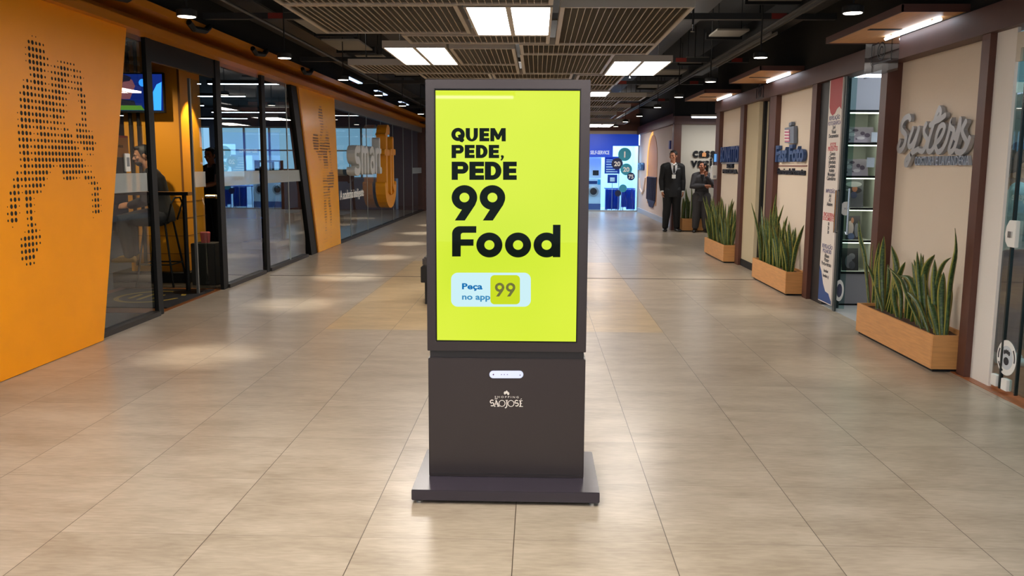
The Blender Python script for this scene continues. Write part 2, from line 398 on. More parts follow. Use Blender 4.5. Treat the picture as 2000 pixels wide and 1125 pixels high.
# ------------------------------------------------------------------ left: yellow header beam
hb = MB()
def beam_left(m, a, b):
    m.box((-3.80, a, 2.60), (-3.50, b, 2.62)); m.box((-3.80, a, 2.665), (-3.75, b, 2.80)); m.box((-3.80, a, 2.80), (-3.42, b, 2.845))
beam_left(hb, 1.5, 27.95)
hb.box((-3.50, 1.5, 2.60), (-3.485, 27.95, 2.675)); hb.box((-3.42, 1.5, 2.78), (-3.405, 27.95, 2.85))
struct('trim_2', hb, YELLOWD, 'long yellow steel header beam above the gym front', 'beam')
struct('wall_left', MB().box((-3.80, 1.5, 2.845), (-3.66, 28, CZ)), DARKCEIL, 'black bulkhead above the yellow beam', 'wall')
# ------------------------------------------------------------------ yellow leaning panels with halftone figures
def halftone_dots(m, X, pts, d=.0006):
    for y, z, r in pts:
        n = 10; o = len(m.v)
        m.v += [(X+d, y+r*math.cos(2*PI*k/n), z+r*math.sin(2*PI*k/n)) for k in range(n)]; m.f.append(tuple(range(o, o+n)))
PX = -3.555
A_, B_, C_, D_ = on_x(203, 664, PX), on_x(247, 55, PX), on_x(2, 752, PX), on_x(0, 600, PX)
t = thing('yellow_wall_panel', 'large orange yellow leaning panel with halftone dot figure, nearest on the left', 'wall panel', (PX, 6.2, 0))
fr = FL(PX)
poly = [(C_.y, 0), (A_.y, 0), (A_.y+(2.60/2.62)*(B_.y-A_.y), 2.60), (4.2, 2.60), (4.2, 1.9)]
yt = A_.y+(B_.y-A_.y)
poly = [(C_.y, .004), (A_.y, .004), (yt, 2.6), (4.6, 2.6)]
MB().prism(fr, poly, -.03, 0).build('panel_board', YELLOW, t, bevel=.002)
rows1 = [(293,95,"11"),(262,146,"34332"),(232,200,"144443"),(235,262,"144443200122222"),(238,321,"14444321224432322"),(276,388,"34442123344313231"),(280,449,"2444203344322233"),
(214,498,"132444213344322234"),(217,559,"3433343234433100243"),(185,615,"24443343444432000143"),(189,677,"34433344443331000033"),(193,738,"34433444343431000033"),(160,797,"144434443244320000033"),
(164,858,"144434433233220002333"),(168,918,"24432343233213200343321"),(173,980,"34431244433234430444444"),(177,1042,"344323343333444422344442"),(181,1103,"34423443344444444203434")]
rows2 = [(177,83,"24423444444444444420121"),(181,142,"24424444444444444431"),(185,199,"2433444442134444444211"),(152,259,"32433444410004444443322"),(121,319,"2434334441000024432104432"),
(125,378,"342334442"+"0"*13+"1342"),(93,438,"343144332"+"0"*16+"342"),(97,497,"3430441"+"0"*17+"243"),(65,559,"14410441"+"0"*17+"2441"),(68,621,"24410341"+"0"*17+"2441"),(71,681,"24400240"+"0"*17+"2441"),
(111,737,"1000242"+"0"*17+"1"),(219,780,"13431"),(187,843,"244433"),(190,900,"344432"),(193,957,"34443"),(197,1014,"3444"),(234,1064,"232")]
RAD = {'1': .0052, '2': .0092, '3': .0128, '4': .0162}
dots = []
for (sx, sy, st), (sc, oy) in [(r, (4.6875, 50)) for r in rows1]+[(r, (4.5, 280)) for r in rows2]:
    p = on_x(sx/sc, oy+sy/sc, PX)
    for k, c in enumerate(st):
        if c != '0': dots.append((p.y+k*.0451, p.z, RAD[c]))
m = MB(); halftone_dots(m, PX, dots); m.build('dot_perforation', HOLE, t, label='black halftone dots forming a figure')
# second panel
PX2 = -3.60
t = thing('yellow_wall_panel', 'narrow yellow leaning panel with dotted figure between two glass fronts', 'wall panel', (PX2, 14.8, 0))
a0, a1, b1, b0 = on_x(624, 497, PX2), on_x(666, 474, PX2), on_x(653, 190, PX2), on_x(583, 168, PX2)
fr = FL(PX2)
MB().prism(fr, [(a0.y, .004), (a1.y, .004), (b1.y, 2.6), (b0.y, 2.6)], -.05, 0).build('panel_board', YELLOWG, t, bevel=.002)
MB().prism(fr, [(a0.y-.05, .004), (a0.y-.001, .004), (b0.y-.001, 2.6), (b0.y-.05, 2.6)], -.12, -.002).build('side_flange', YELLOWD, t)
R3 = [(202,[(305,335,3)]),(240,[(297,345,4)]),(280,[(293,347,4)]),(318,[(293,352,4)]),(355,[(295,355,3)]),(397,[(305,360,2)]),(438,[(318,360,3),(360,390,1)]),(475,[(325,365,3),(365,415,1)]),(515,[(327,357,3),(357,428,1)]),
(550,[(318,355,3),(355,400,1),(400,430,2)]),(590,[(222,287,4),(315,345,3),(345,395,1),(395,432,3)]),(630,[(217,293,4),(312,335,2),(335,390,1),(390,440,4)]),(665,[(217,297,4),(312,395,2),(395,440,3)]),(703,[(220,300,4),(312,380,3),(380,448,4)]),
(740,[(225,300,4),(312,450,4)]),(778,[(232,295,4),(310,425,4),(430,455,3)]),(817,[(262,300,3),(300,415,4),(435,465,3)]),(853,[(283,345,3),(350,415,4),(445,468,3)]),(890,[(292,342,3),(360,420,4),(445,470,2)]),(928,[(305,340,2),(360,420,4),(445,470,2)]),
(965,[(318,335,1),(368,425,4),(450,475,2)]),(1002,[(372,430,3),(462,480,2)]),(1040,[(370,430,2),(465,480,2)]),(1077,[(355,430,1),(460,492,2)]),(1110,[(355,440,1),(440,497,4)])]
R4 = [(87,[(335,390,1),(390,478,4)]),(122,[(335,390,2),(390,480,4)]),(155,[(335,390,3),(390,478,4)]),(190,[(337,400,2),(400,475,4)]),(230,[(340,395,3),(400,470,4)]),(265,[(342,385,2),(395,425,4)]),(302,[(342,430,3)]),(338,[(345,430,3)]),(375,[(347,390,2),(398,430,3)]),
(412,[(350,380,3),(405,430,4)]),(447,[(350,380,3),(405,432,4)]),(480,[(352,382,3),(412,440,4)]),(515,[(352,382,3),(418,442,3)]),(550,[(355,385,3),(420,447,3)]),(585,[(357,388,3),(424,450,3)]),(620,[(358,388,3),(426,450,3)]),(655,[(362,388,2),(428,450,3)]),
(690,[(365,388,2),(430,450,2)]),(725,[(370,388,1),(432,450,2)]),(760,[(368,385,2),(434,450,1)]),(795,[(365,388,2)]),(830,[(365,395,1),(440,455,1)]),(875,[(430,450,1)]),(905,[(348,395,1)]),(943,[(335,395,1),(428,450,1)]),(978,[(428,455,1)])]
dots = []
for rows, sc, oy in ((R3, 7.03, 180), (R4, 6.62, 330)):
    for yy, rs in rows:
        for x0, x1, s_ in rs:
            a = on_x(580+x0/sc, oy+yy/sc, PX2); b = on_x(580+x1/sc, oy+yy/sc, PX2); n = max(1, round((b.y-a.y)/.045))
            for k in range(n): dots.append((a.y+(k+.5)*(b.y-a.y)/n, (a.z+b.z)/2, RAD[str(s_)]))
m = MB(); halftone_dots(m, PX2, dots); m.build('dot_perforation', HOLE, t, label='black halftone dots')

# ------------------------------------------------------------------ gym glass front
def window(name, label, mulls, panes, bands, z1=2.6, gm=None):
    t = sthing(name, label, 'window')
    if mulls:
        m = MB()
        for a, b in mulls: m.box((-3.665, a, 0), (-3.625, b, z1))
        m.build('mullion', BLACKM, t)
    pm = MB()
    for a, b in panes: pm.add([(-3.655, a, .04), (-3.655, b, .04), (-3.655, b, z1), (-3.655, a, z1)], [(0, 1, 2, 3)])
    if panes: pm.build('glass_pane', gm or GLASS, t)
    if panes:
        m = MB()
        for a, b in panes: m.box((-3.70, a, 0), (-3.605, b, .045))
        m.build('bottom_rail', mat('rail_brown_black', (38, 32, 28), .5), t)
    if bands:
        m = MB()
        for a, b in bands: m.add([(-3.652, a, 1.19), (-3.652, b, 1.19), (-3.652, b, 1.36), (-3.652, a, 1.36)], [(0, 1, 2, 3)])
        m.build('frosted_band', FROST, t)
    return t
window('window_4', 'fixed glass pane beside the nearest yellow panel with frosted stripe', [(8.15, 8.26)], [(6.4, 8.15)], [(6.9, 8.10)])
window('window_5', 'glass front bay right of the gym entrance with frosted stripe', [(9.90, 10.05)], [(10.05, 11.45)], [(10.05, 11.42)])
t = window('window_6', 'glass front bay between black mullion and narrow yellow panel', [(11.54, 11.68)], [(11.68, 13.6)], [(11.68, 13.5)])
MB().prism(FL(-3.62), [(a0.y-.42, 0), (a0.y-.04, 0), (b0.y-.04, 2.6), (b0.y-.34, 2.6)], -.1, 0).build('slanted_mullion', BLACKM, t)
MB().box((-3.665, 12.75, .04), (-3.65, 12.765, 2.6)).build('glass_joint', mat('joint_grey', (150, 160, 160), .3), t)
t = window('window_7', 'long frameless glass front with the smart fit lettering', [], [(15.4, 27.6)], [(25.5, 27.5)])
for k, y in enumerate((17.0, 18.7, 20.4, 22.1, 23.8, 25.5)): MB().box((-3.665, y, .04), (-3.65, y+.016, 2.6)).build('glass_joint', mat('joint_grey', (150, 160, 160), .3), t)
MB().box((-3.75, 15.6, 2.45), (-3.64, 27.6, 2.6)).build('top_rail', mat('rail_grey', (120, 122, 124), .4), t)
struct('trim_3', MB().box((-3.78, 27.6, 0), (-3.55, 27.98, 2.6)), BROWN, 'brown post ending the glass front at the far wall', 'post')
# door header and sliding door leaf beside the entrance
t = sthing('door_1', 'open sliding glass door of the gym in a black frame', 'door')
MB().box((-3.68, 8.26, 2.40), (-3.635, 9.90, 2.6)).build('door_header', BLACKM, t)
MB().box((-3.79, 9.50, .01), (-3.765, 9.53, 2.36)).build('door_stile', mat('alu_grey', (120, 120, 118), .35, metal=.6), t)
MB().add([(-3.78, 9.53, .03), (-3.78, 9.87, .03), (-3.78, 9.87, 2.36), (-3.78, 9.53, 2.36)], [(0, 1, 2, 3)]).build('glass_pane', GLASS, t)
MB().add([(-3.776, 9.53, 1.19), (-3.776, 9.87, 1.19), (-3.776, 9.87, 1.36), (-3.776, 9.53, 1.36)], [(0, 1, 2, 3)]).build('frosted_band', FROST, t)
# notice and device on the near pane
t = thing('notice_poster', 'orange and black paper notice stuck on the near gym glass', 'poster', (-3.67, 7.6, 1.5))
MB().box((-3.675, 7.42, 1.50), (-3.672, 7.80, 1.68)).build('orange_sheet', mat('poster_orange', (196, 120, 40), .6), t)
MB().box((-3.675, 7.42, 1.36), (-3.672, 7.68, 1.50)).build('black_sheet', mat('poster_black', (40, 34, 34), .6), t)
MB().box((-3.675, 7.60, 1.672), (-3.671, 7.80, 1.69)).build('red_edge', mat('poster_red', (190, 50, 40), .6), t)
m = MB(); m.text((Vector((-3.671, 0, 0)), Y_, Z_, X_), 'Avisos', .045, 0, .0006, bold=.01)
m.v = [(v[0], v[1]+7.58, v[2]+1.585) for v in m.v]; m.build('printed_text', HOLE, t)
t = thing('access_reader', 'small white access reader fixed on the near gym glass', 'reader', (-3.65, 7.72, 1.45))
MB().box((-3.668, 7.68, 1.375), (-3.645, 7.77, 1.535)).build('housing', WHITEP, t, bevel=.004)
MB().box((-3.645, 7.70, 1.42), (-3.643, 7.75, 1.50)).build('reader_window', mat('reader_grey', (120, 124, 126), .3), t)

# ------------------------------------------------------------------ smart fit sign
def arc(cx, cy, rx, ry, a0, a1, n=14): return [(cx+rx*math.cos(math.radians(a0+(a1-a0)*k/n)), cy+ry*math.sin(math.radians(a0+(a1-a0)*k/n))) for k in range(n+1)]
t = thing('gym_sign', 'grey raised smart letters beside big yellow fit letters on the gym glass', 'sign', (-3.6, 18.5, 1.0))
fr = FL(-3.62); W_ = .14; d1 = .16
SG = mat('sign_letter_grey', (206, 206, 200), .4)
def L(m): m.build('letter', SG, t)
x = 16.55; z0, z1 = 1.27, 1.80
m = MB(); m.stroke(fr, [(x+.48, z1-.05)]+arc(x+.27, z1-.17, .19, .11, 60, 250, 10)+arc(x+.27, z0+.15, .2, .12, 70, -110, 10)+[(x+.04, z0+.06)], W_, .0, d1); L(m)
x = 17.18; m = MB(); m.stroke(fr, [(x+.07, z0+.05), (x+.07, z1-.05)], W_, 0, d1)
m.stroke(fr, [(x+.07, z1-.2)]+arc(x+.24, z1-.17, .14, .12, 160, 0, 8)+[(x+.38, z0+.05)], W_, 0, d1-.002); m.stroke(fr, [(x+.38, z1-.2)]+arc(x+.55, z1-.17, .14, .12, 160, 0, 8)+[(x+.69, z0+.05)], W_, 0, d1-.004); L(m)
x = 18.08; m = MB(); m.stroke(fr, arc(x+.25, z0+.17, .17, .14, 0, 359, 20)[:-1], W_*.85, 0, d1, closed=True); m.stroke(fr, [(x+.06, z1-.09)]+arc(x+.25, z1-.19, .2, .15, 110, 0, 8)+[(x+.45, z0+.04)], W_*.9, 0, d1-.003); L(m)
x = 18.68; m = MB(); m.stroke(fr, [(x+.07, z0+.05), (x+.07, z1-.05)], W_, 0, d1); m.stroke(fr, [(x+.07, z1-.2), (x+.15, z1-.08), (x+.30, z1-.05)], W_, 0, d1-.002); L(m)
x = 19.05; m = MB(); m.stroke(fr, [(x+.14, z1+.16), (x+.14, z0+.15), (x+.2, z0+.05), (x+.32, z0+.05)], W_, 0, d1); m.stroke(fr, [(x, z1-.06), (x+.3, z1-.06)], W_*.8, 0, d1-.003); L(m)
SY = mat('sign_yellow', (226, 148, 20), .4)
def LY(m): m.build('letter', SY, t, label='tall yellow letter')
x = 19.6; m = MB(); m.stroke(fr, [(x+.14, .85), (x+.14, 2.08)]+arc(x+.36, 2.08, .22, .16, 180, 60, 8), .20, 0, .22); m.stroke(fr, [(x-.05, 1.72), (x+.5, 1.72)], .14, 0, .216); LY(m)
x = 20.2; m = MB(); m.stroke(fr, [(x+.1, .85), (x+.1, 1.72)], .19, 0, .22); LY(m)
x = 20.5; m = MB(); m.stroke(fr, [(x+.1, 2.0), (x+.1, 1.0), (x+.25, .88), (x+.4, .88)], .19, 0, .22); m.stroke(fr, [(x-.1, 1.74), (x+.42, 1.74)], .14, 0, .216); LY(m)
m = MB(); m.stroke(fr, [(19.55, .98)]+arc(20.25, .98, .68, .38, 190, 350, 14)+[(20.95, .98)], [.16]+[.16+.13*math.sin(PI*k/15) for k in range(1, 16)]+[.16], 0, .22); m.build('smile_bar', SY, t, label='yellow curved smile under the letters')
t = thing('gym_slogan', 'white slogan lettering on the glass under the smart sign', 'sign', (-3.64, 17, .85))
yy = 16.05
for wd_ in ('A', 'academia', 'inteligente'):
    m = MB(); m.text((Vector((-3.645, yy, .80)), Y_, Z_, X_), wd_, .24, 0, .006, bold=.01); yy = max(v[1] for v in m.v)+.07; m.build('slogan_word', mat('sticker_white', (232, 232, 228), .5), t)

# ------------------------------------------------------------------ gym interior
t = thing('yellow_column', 'yellow clad column inside the gym entrance with dark plinth', 'column', (-4.6, 10.9, 0))
m = MB(); m.box((-5.03, 10.6, .12), (-4.33, 11.25, CZ)); m.build('cladding', mat('yellow_cladding', (222, 146, 28), .45), t, bevel=.004)
m = MB()
for z in (.34, .56, .78, .98): m.box((-5.04, 10.597, z), (-4.327, 11.26, z+.006))
m.build('panel_joint', mat('joint_brown', (120, 70, 12), .6), t)
m = MB().box((-4.352, 10.597, .12), (-4.326, 10.60, CZ)); m.build('corner_trim', mat('joint_brown', (120, 70, 12), .6), t)
MB().box((-5.2, 10.45, 0), (-4.25, 11.35, .12)).build('plinth', BLACKMATT, t)
for x in (-4.93, -4.83):
    t2 = MB().tube([(x, 10.56, .2), (x, 10.56, CZ)], .022).build('conduit_pipe', BLACKM); tag(t2, 'black vertical pipe beside the television on the yellow column' if x > -4.9 else 'outer black vertical pipe left on the yellow column', 'pipe', 'pipes on the yellow column')
t = thing('television', 'wall mounted flat television showing a blue broadcast on the yellow column', 'television', (-4.9, 10.5, 2.3))
def TVf(): return FC(10.44)
MB().box((-5.40, 10.44, 2.08), (-4.62, 10.49, 2.55)).build('casing', BLACKM, t, bevel=.004)
def em_obj(nm, c, s=1.9): return emis(nm, c, s)
tvs = MB().box((-5.38, 10.437, 2.105), (-4.635, 10.4405, 2.53)).build('screen', em_obj('tv_navy', (12, 30, 92)), t)
m = MB(); m.prism(FC(10.437), [(-5.2, 2.25), (-4.98, 2.22), (-4.95, 2.12), (-5.2, 2.12)], 0, .002); m.build('picture_grey', em_obj('tv_dark', (26, 26, 34)), tvs)
m = MB(); m.prism(FC(10.436), [(-5.19, 2.36), (-5.16, 2.47), (-5.07, 2.50), (-4.99, 2.46), (-4.96, 2.39), (-4.99, 2.33), (-5.03, 2.24), (-5.15, 2.24)], 0, .003); m.build('picture_head', em_obj('tv_face', (104, 60, 66)), tvs)
m = MB(); m.prism(FC(10.435), [(-5.19, 2.39), (-5.18, 2.49), (-5.08, 2.525), (-5.0, 2.49), (-5.02, 2.45), (-5.1, 2.44), (-5.13, 2.36)], 0, .003); m.build('picture_hair', em_obj('tv_hair', (22, 20, 34)), tvs)
m = MB(); m.prism(FC(10.436), arc(-4.87, 2.43, .045, .045, 0, 350, 12), 0, .003); m.prism(FC(10.436), [(-4.66, 2.11), (-4.64, 2.44), (-4.70, 2.41), (-4.76, 2.3), (-4.76, 2.11)], 0, .003); m.build('picture_blue', em_obj('tv_blue', (50, 140, 236)), tvs)
m = MB(); m.prism(FC(10.436), [(-5.3, 2.11), (-4.86, 2.11), (-4.9, 2.165), (-5.3, 2.165)], 0, .003); m.build('picture_green', em_obj('tv_green', (70, 110, 36)), tvs)
t.location.x += .17; t.location.z -= .035
MB().tube([(-4.72, 10.5, 2.1), (-4.66, 10.53, 2.3), (-4.68, 10.53, 2.9), (-4.6, 10.53, 3.3)], .008).build('cable', BLACKM, t)
# bar table, stool
t = thing('bar_table', 'high wooden bar shelf with steel edge beside the yellow column', 'table', (-4.2, 9.95, 0))
MB().box((-4.95, 9.52, 1.10), (-3.84, 9.72, 1.135)).build('tabletop', mat('table_wood', (150, 104, 60), .35), t, bevel=.003)
MB().box((-4.95, 9.505, 1.10), (-3.84, 9.52, 1.137)).build('edge_band', CHROME, t)
m = MB().tube([(-3.93, 9.62, 0), (-3.93, 9.62, 1.10)], .025, 12); m.lathe((-3.93, 9.62, 0), [(.15, .002), (.17, .014), (.03, .03)]); m.build('pedestal', BLACKM, t)
t = thing('bar_stool', 'black metal bar stool under the seated man by the bar table', 'stool', (-4.48, 10.2, 0))
m = MB(); m.lathe((-4.48, 10.2, .76), [(.14, 0), (.18, .015), (.18, .05), (.15, .06)], 24); m.build('seat', BLACKM, t)
for sx in (-1, 1):
    for sy in (-1, 1): MB().tube([(-4.48+sx*.12, 10.2+sy*.12, .76), (-4.48+sx*.22, 10.2+sy*.2, .0)], .013, 8).build('leg', BLACKM, t)
m = MB(); rr = [(-4.48+sx*.19, 10.2+sy*.175, .27) for sx, sy in ((-1, -1), (1, -1), (1, 1), (-1, 1), (-1, -1))]; m.tube(rr, .009, 6); m.build('footrest', BLACKM, t)
m = MB(); m.tube([(-4.32, 10.06, .78), (-4.26, 10.04, .98), (-4.25, 10.12, 1.05), (-4.25, 10.28, 1.05), (-4.26, 10.36, .98), (-4.32, 10.34, .78)], .011, 8); m.build('backrest', BLACKM, t)
t = thing('litter_bin', 'tall black litter bin inside the gym entrance', 'bin', (-3.98, 10.4, 0))
MB().box((-4.15, 10.28, 0), (-3.86, 10.56, .50)).build('bin_body', BLACKMATT, t, bevel=.006)
m = MB(); m.lathe((-4.02, 10.42, .50), [(.05, 0), (.06, .12), (.055, .13)]); m.build('red_cup', mat('red_pink', (160, 70, 72), .6), t, label='reddish pink bag sticking out of the bin')
m = MB(); m.tube([(-3.88, 10.7, 0), (-3.88, 10.7, .95), (-3.9, 10.7, 1.02), (-3.98, 10.7, 1.05), (-4.1, 10.7, 1.05)], .022, 10)
tag(m.build('steel_guard_rail', CHROME), 'bent chrome guard rail post just inside the gym glass', 'rail')
t = thing('door_mat', 'black entrance mat with yellow oval logo at the gym doorway', 'mat', (-4.1, 9.2, 0))
MB().box((-4.75, 8.55, .002), (-3.72, 9.85, .012)).build('mat_pile', mat('mat_black', (24, 22, 22), .95), t)
m = MB(); fu = (Vector((-4.2, 9.25, .012)), X_, Y_, Z_)
m.stroke(fu, arc(0, 0, .33, .40, 15, 345, 26), .05, 0, .001); m.stroke(fu, [(-.17, -.12), (-.17, .14)], .05, 0, .001); m.stroke(fu, [(-.04, -.2), (-.04, .2)], .05, 0, .001); m.stroke(fu, [(.09, -.12), (.09, .12)], .05, 0, .001)
m.build('mat_logo', mat('mat_yellow', (150, 124, 40), .9), t, label='yellow ring and bars woven into the mat')
# track spots in the gym
def track_spot(name, loc, lab, r, h, mtl):
    t = thing(name, lab, 'spotlight', loc)
    MB().lathe(loc, [(r*.9, 0), (r, .01), (r, h), (r*.9, h+.01)], 20).build('housing', mtl, t, smooth=False)
    MB().tube([(loc[0], loc[1], loc[2]+h), (loc[0], loc[1], CZ)], .01).build('stem', mtl, t)
    MB().lathe((loc[0], loc[1], loc[2]-.002), [(r*.7, 0), (r*.7, .003)], 16).build('lens', emis('spot_lens', (255, 220, 150), 3), t)
    return t
t = track_spot('cylinder_spotlight', (-4.0, 10.3, 2.52), 'black cylinder spotlight hanging beside the yellow column', .085, .2, BLACKM)
lamp('SPOT', (-4.0, 10.85, 2.50), 110, (1, .80, .45), .03, rot=(0, math.radians(18), 0), spot=1.0, blend=.3, parent=t)
t = thing('small_track_light', 'small tilted black track light above the television', 'spotlight', (-4.75, 9.8, 2.6))
MB().tube([(-4.62, 9.75, 2.74), (-4.52, 9.7, 2.69)], .035, 12).build('lamp_head', BLACKM, t); MB().tube([(-4.56, 9.72, 2.72), (-4.5, 9.72, 2.8), (-4.5, 9.72, CZ)], .008).build('bracket', BLACKM, t)
lamp('SPOT', (-4.75, 9.1, 2.9), 160, (1, .85, .6), .05, rot=(math.radians(38), 0, 0), spot=1.2, blend=.8, parent=t)  # added warm spot, set apart from the track head, to brighten the gym entrance
tag(MB().tube([(-5.4, 9.72, 2.82), (-3.85, 9.72, 2.82)], .05, 8).build('black_duct', BLACKM), 'black horizontal duct crossing above the television', 'duct')
# ceiling tubes in the gym
k = 0
for x, y, L_, lab in ((-7.1, 19.5, .62, 'nearest bright linear lamp under the gym ceiling seen in the entrance'), (-8.4, 25.5, 1.1, 'long linear lamp seen beside the slanted mullion'), (-9.8, 22.6, 1.2, 'second linear lamp deeper in the gym'), (-12.5, 27.5, 1.4, 'deep linear lamp far left in the gym'), (-11, 29, 1.4, 'deepest linear lamp before the gym windows'), (-6.2, 27, 1.0, 'linear lamp near the glass over the far gym benches'),
                      (-5.4, 16.5, .8, 'linear lamp over the near gym machines'), (-9.5, 14.5, 1.4, 'linear lamp over the gym left of the column'), (-13.5, 18, 1.4, 'linear lamp by the far gym side wall')):
    t = thing('linear_ceiling_lamp', lab, 'ceiling lamp', (x, y, 2.9), 'linear lamps under the gym ceiling')
    MB().box((x-L_, y-.05, 2.93), (x+L_, y+.05, 2.99)).build('housing', BLACKM, t); MB().box((x-L_+.02, y-.04, 2.918), (x+L_-.02, y+.04, 2.93)).build('diffuser', LED, t)
    for s_ in (-1, 1): MB().tube([(x+s_*L_*.8, y, 2.99), (x+s_*L_*.8, y, CZ)], .006, 5).build('hanger', BLACKM, t)
# gym machines, seats and people far behind the glass
GD = mat('gym_dark', (26, 27, 32), .5); GB = mat('gym_blue', (30, 70, 170), .5)
def treadmill(x, y, lab, up=1.0):
    t = thing('treadmill', lab, 'exercise machine', (x, y, 0), 'treadmills in the gym')
    MB().box((x-.38, y-.85, 0), (x+.38, y+.85, .2)).build('deck', GD, t, bevel=.02)
    for s_ in (-1, 1): MB().tube([(x+s_*.34, y+.7, .15), (x+s_*.34, y+.5, 1.05*up), (x+s_*.34, y+.05, 1.0*up)], .035, 8).build('upright', GD, t)
    MB().box((x-.38, y+.45, 1.0*up), (x+.38, y+.56, 1.32*up)).build('console', GD, t, bevel=.02)
treadmill(-5.9, 18.2, 'black treadmill nearest the glass behind the frosted stripe')
treadmill(-7.3, 18.6, 'black treadmill second from the glass in the gym'); treadmill(-8.7, 19.2, 'black treadmill third from the glass in the gym')
treadmill(-5.2, 22.4, 'black treadmill further back near the slanted mullion'); treadmill(-6.6, 23.0, 'black treadmill further back, left one of two')
t = thing('reception_counter', 'blue fronted counter behind the glass with brown end board', 'counter', (-5.6, 16.3, 0))
MB().box((-6.6, 15.9, .45), (-5.0, 16.3, 1.05)).build('counter_front', GB, t); MB().box((-6.6, 15.9, 0), (-5.0, 16.3, .45)).build('counter_base', GD, t)
tag(MB().box((-4.98, 15.7, .3), (-4.75, 16.2, 1.0)).build('brown_board', mat('brown_board', (120, 78, 50), .6)), 'brown board standing beside the blue gym counter', 'board')
for k, (x, y) in enumerate(((-4.75, 15.1), (-8.3, 26.3), (-7.2, 26.7))):
    t = thing('weight_machine', ('black weight machine with padded seat close behind the glass', 'black weight machine before the left far window', 'black weight machine before the right far window')[k], 'exercise machine', (x, y, 0), 'weight machines in the gym')
    MB().box((x-.3, y-.4, 0), (x+.3, y+.4, .12)).build('machine_base', GD, t); m = MB(); m.ell((x, y, .95), (.2, .14, .45)); m.build('seat_pad', GD, t, smooth=True)
    MB().tube([(x-.22, y+.3, .1), (x-.22, y+.3, 1.5), (x+.22, y+.3, 1.5), (x+.22, y+.3, .1)], .04, 8).build('frame', GD, t)
t = thing('white_counter', 'long pale blue counter glowing near the far gym windows', 'counter', (-7.5, 28.5, 0))
MB().box((-10.5, 28.3, 0), (-4.6, 28.8, 1.0)).build('counter_body', mat('pale_blue', (150, 190, 225), .5), t)
# ================================================================== right side frontage
PF = 3.12
struct('trim_4', MB().box((2.97, 1.5, 2.335), (3.14, 15.0, 2.515)), BROWND, 'long brown header beam above the shops on the right', 'beam')
struct('wall_right', MB().box((3.0, 1.5, 2.515), (3.14, 15.0, CZ)), DARKCEIL, 'black bulkhead above the right header beam', 'wall')
def post(n, y0, y1, lab, x1=PF+.02):
    struct('trim_%d' % n, MB().box((2.985, y0, 0), (x1, y1, 2.335)), BROWN, lab, 'post')
post(5, 6.02, 6.13, 'brown post between the silver script sign panel and the sewing shop door', 3.06)
post(6, 7.72, 7.86, 'brown post between the photo shop opening and the script sign panel')
post(7, 9.63, 9.79, 'brown post beside the black strip of the photo shop')
post(8, 11.23, 11.53, 'brown post left of the photo shop name panel', 3.06)
post(9, 12.95, 13.18, 'brown post right of the bold blue lettered panel', 3.06)
post(10, 14.66, 14.95, 'brown corner post at the far end of the shop row')
def panel(nm, y0, y1, lab, X=PF): struct(nm, MB().box((X, y0, 0), (X+.08, y1, 2.335)), CREAM, lab, 'wall')
panel('wall_right', 6.1, 7.74, 'cream wall panel carrying the silver script sign', 3.11)
panel('wall_right', 9.78, 11.25, 'cream wall panel carrying the blue photo shop name', 3.05)
panel('wall_right', 13.16, 14.68, 'cream wall panel carrying the bold blue letters at the far end', 3.05)
struct('wall_right', MB().box((3.03, 9.24, 0), (3.14, 9.63, 2.335)), mat('black_strip', (34, 32, 33), .45), 'black wall strip beside the photo shop banner', 'wall')
struct('wall_right', MB().box((3.03, 5.775, 0), (3.05, 6.02, 2.335)), WHITEW, 'white wall strip beside the sewing shop glass door', 'wall')
struct('wall_right', MB().box((3.03, 12.25, .1), (3.12, 12.95, 2.335)), mat('beige_jamb', (196, 182, 150), .7), 'beige wall strip beside the dark shop doorway', 'wall')
struct('baseboard_right', MB().box((3.02, 12.2, 0), (3.12, 12.95, .1)), BLACKMATT, 'black skirting under the beige wall strip', 'skirting')
# partitions between the shops
struct('wall_right', MB().box((3.14, 7.62, 0), (6.2, 7.72, CZ)), GREYW, 'partition wall between the sewing shop and the photo shop', 'wall')
struct('wall_right', MB().box((3.14, 9.66, 0), (6.2, 9.76, CZ)), mat('photo_grey_wall', (150, 152, 160), .6), 'grey wall at the back of the photo shop shelf', 'wall')
struct('wall_right', MB().box((3.14, 13.05, 0), (6.2, 13.15, CZ)), mat('dark_shop_wall', (58, 58, 60), .7), 'dark partition inside the clothing shop', 'wall')
struct('wall_right', MB().box((3.14, 14.9, 0), (6.2, 15.0, CZ)), CREAM, 'end wall of the last shop in the row', 'wall')

# --- sewing shop glass door
t = sthing('door_2', 'frameless green glass doors of the sewing shop at the right edge', 'door')
MB().box((3.03, 3.6, 2.20), (3.075, 5.775, 2.30)).build('door_rail', mat('rail_cream', (200, 190, 172), .5), t)
MB().add([(3.045, 5.66, .03), (3.045, 5.765, .03), (3.045, 5.765, 2.20), (3.045, 5.66, 2.20)], [(0, 1, 2, 3)]).build('glass_pane', GLASSG, t)
MB().box((3.035, 5.645, .02), (3.055, 5.662, 2.20)).build('glass_edge', mat('glass_edge', (16, 34, 36), .2), t)
MB().add([(3.045, 4.62, .03), (3.045, 5.645, .03), (3.045, 5.645, 2.20), (3.045, 4.62, 2.20)], [(0, 1, 2, 3)]).build('glass_pane', GLASSG, t)
MB().box((3.035, 5.46, .02), (3.055, 5.472, 2.20)).build('glass_edge', mat('glass_edge', (16, 34, 36), .2), t)
m = MB(); m.box((3.03, 5.72, 2.12), (3.06, 5.77, 2.20)); m.build('top_hinge', mat('rail_cream', (200, 190, 172), .5), t)
m = MB()
m.prism(FRt(3.03), [(-5.67, .95), (-5.70, .98), (-5.71, 1.03), (-5.70, 1.08), (-5.67, 1.12), (-5.585, 1.12), (-5.585, .95)], -.02, .008); m.build('lock_plate', WHITEP, t, bevel=.003, label='white door lock plate')
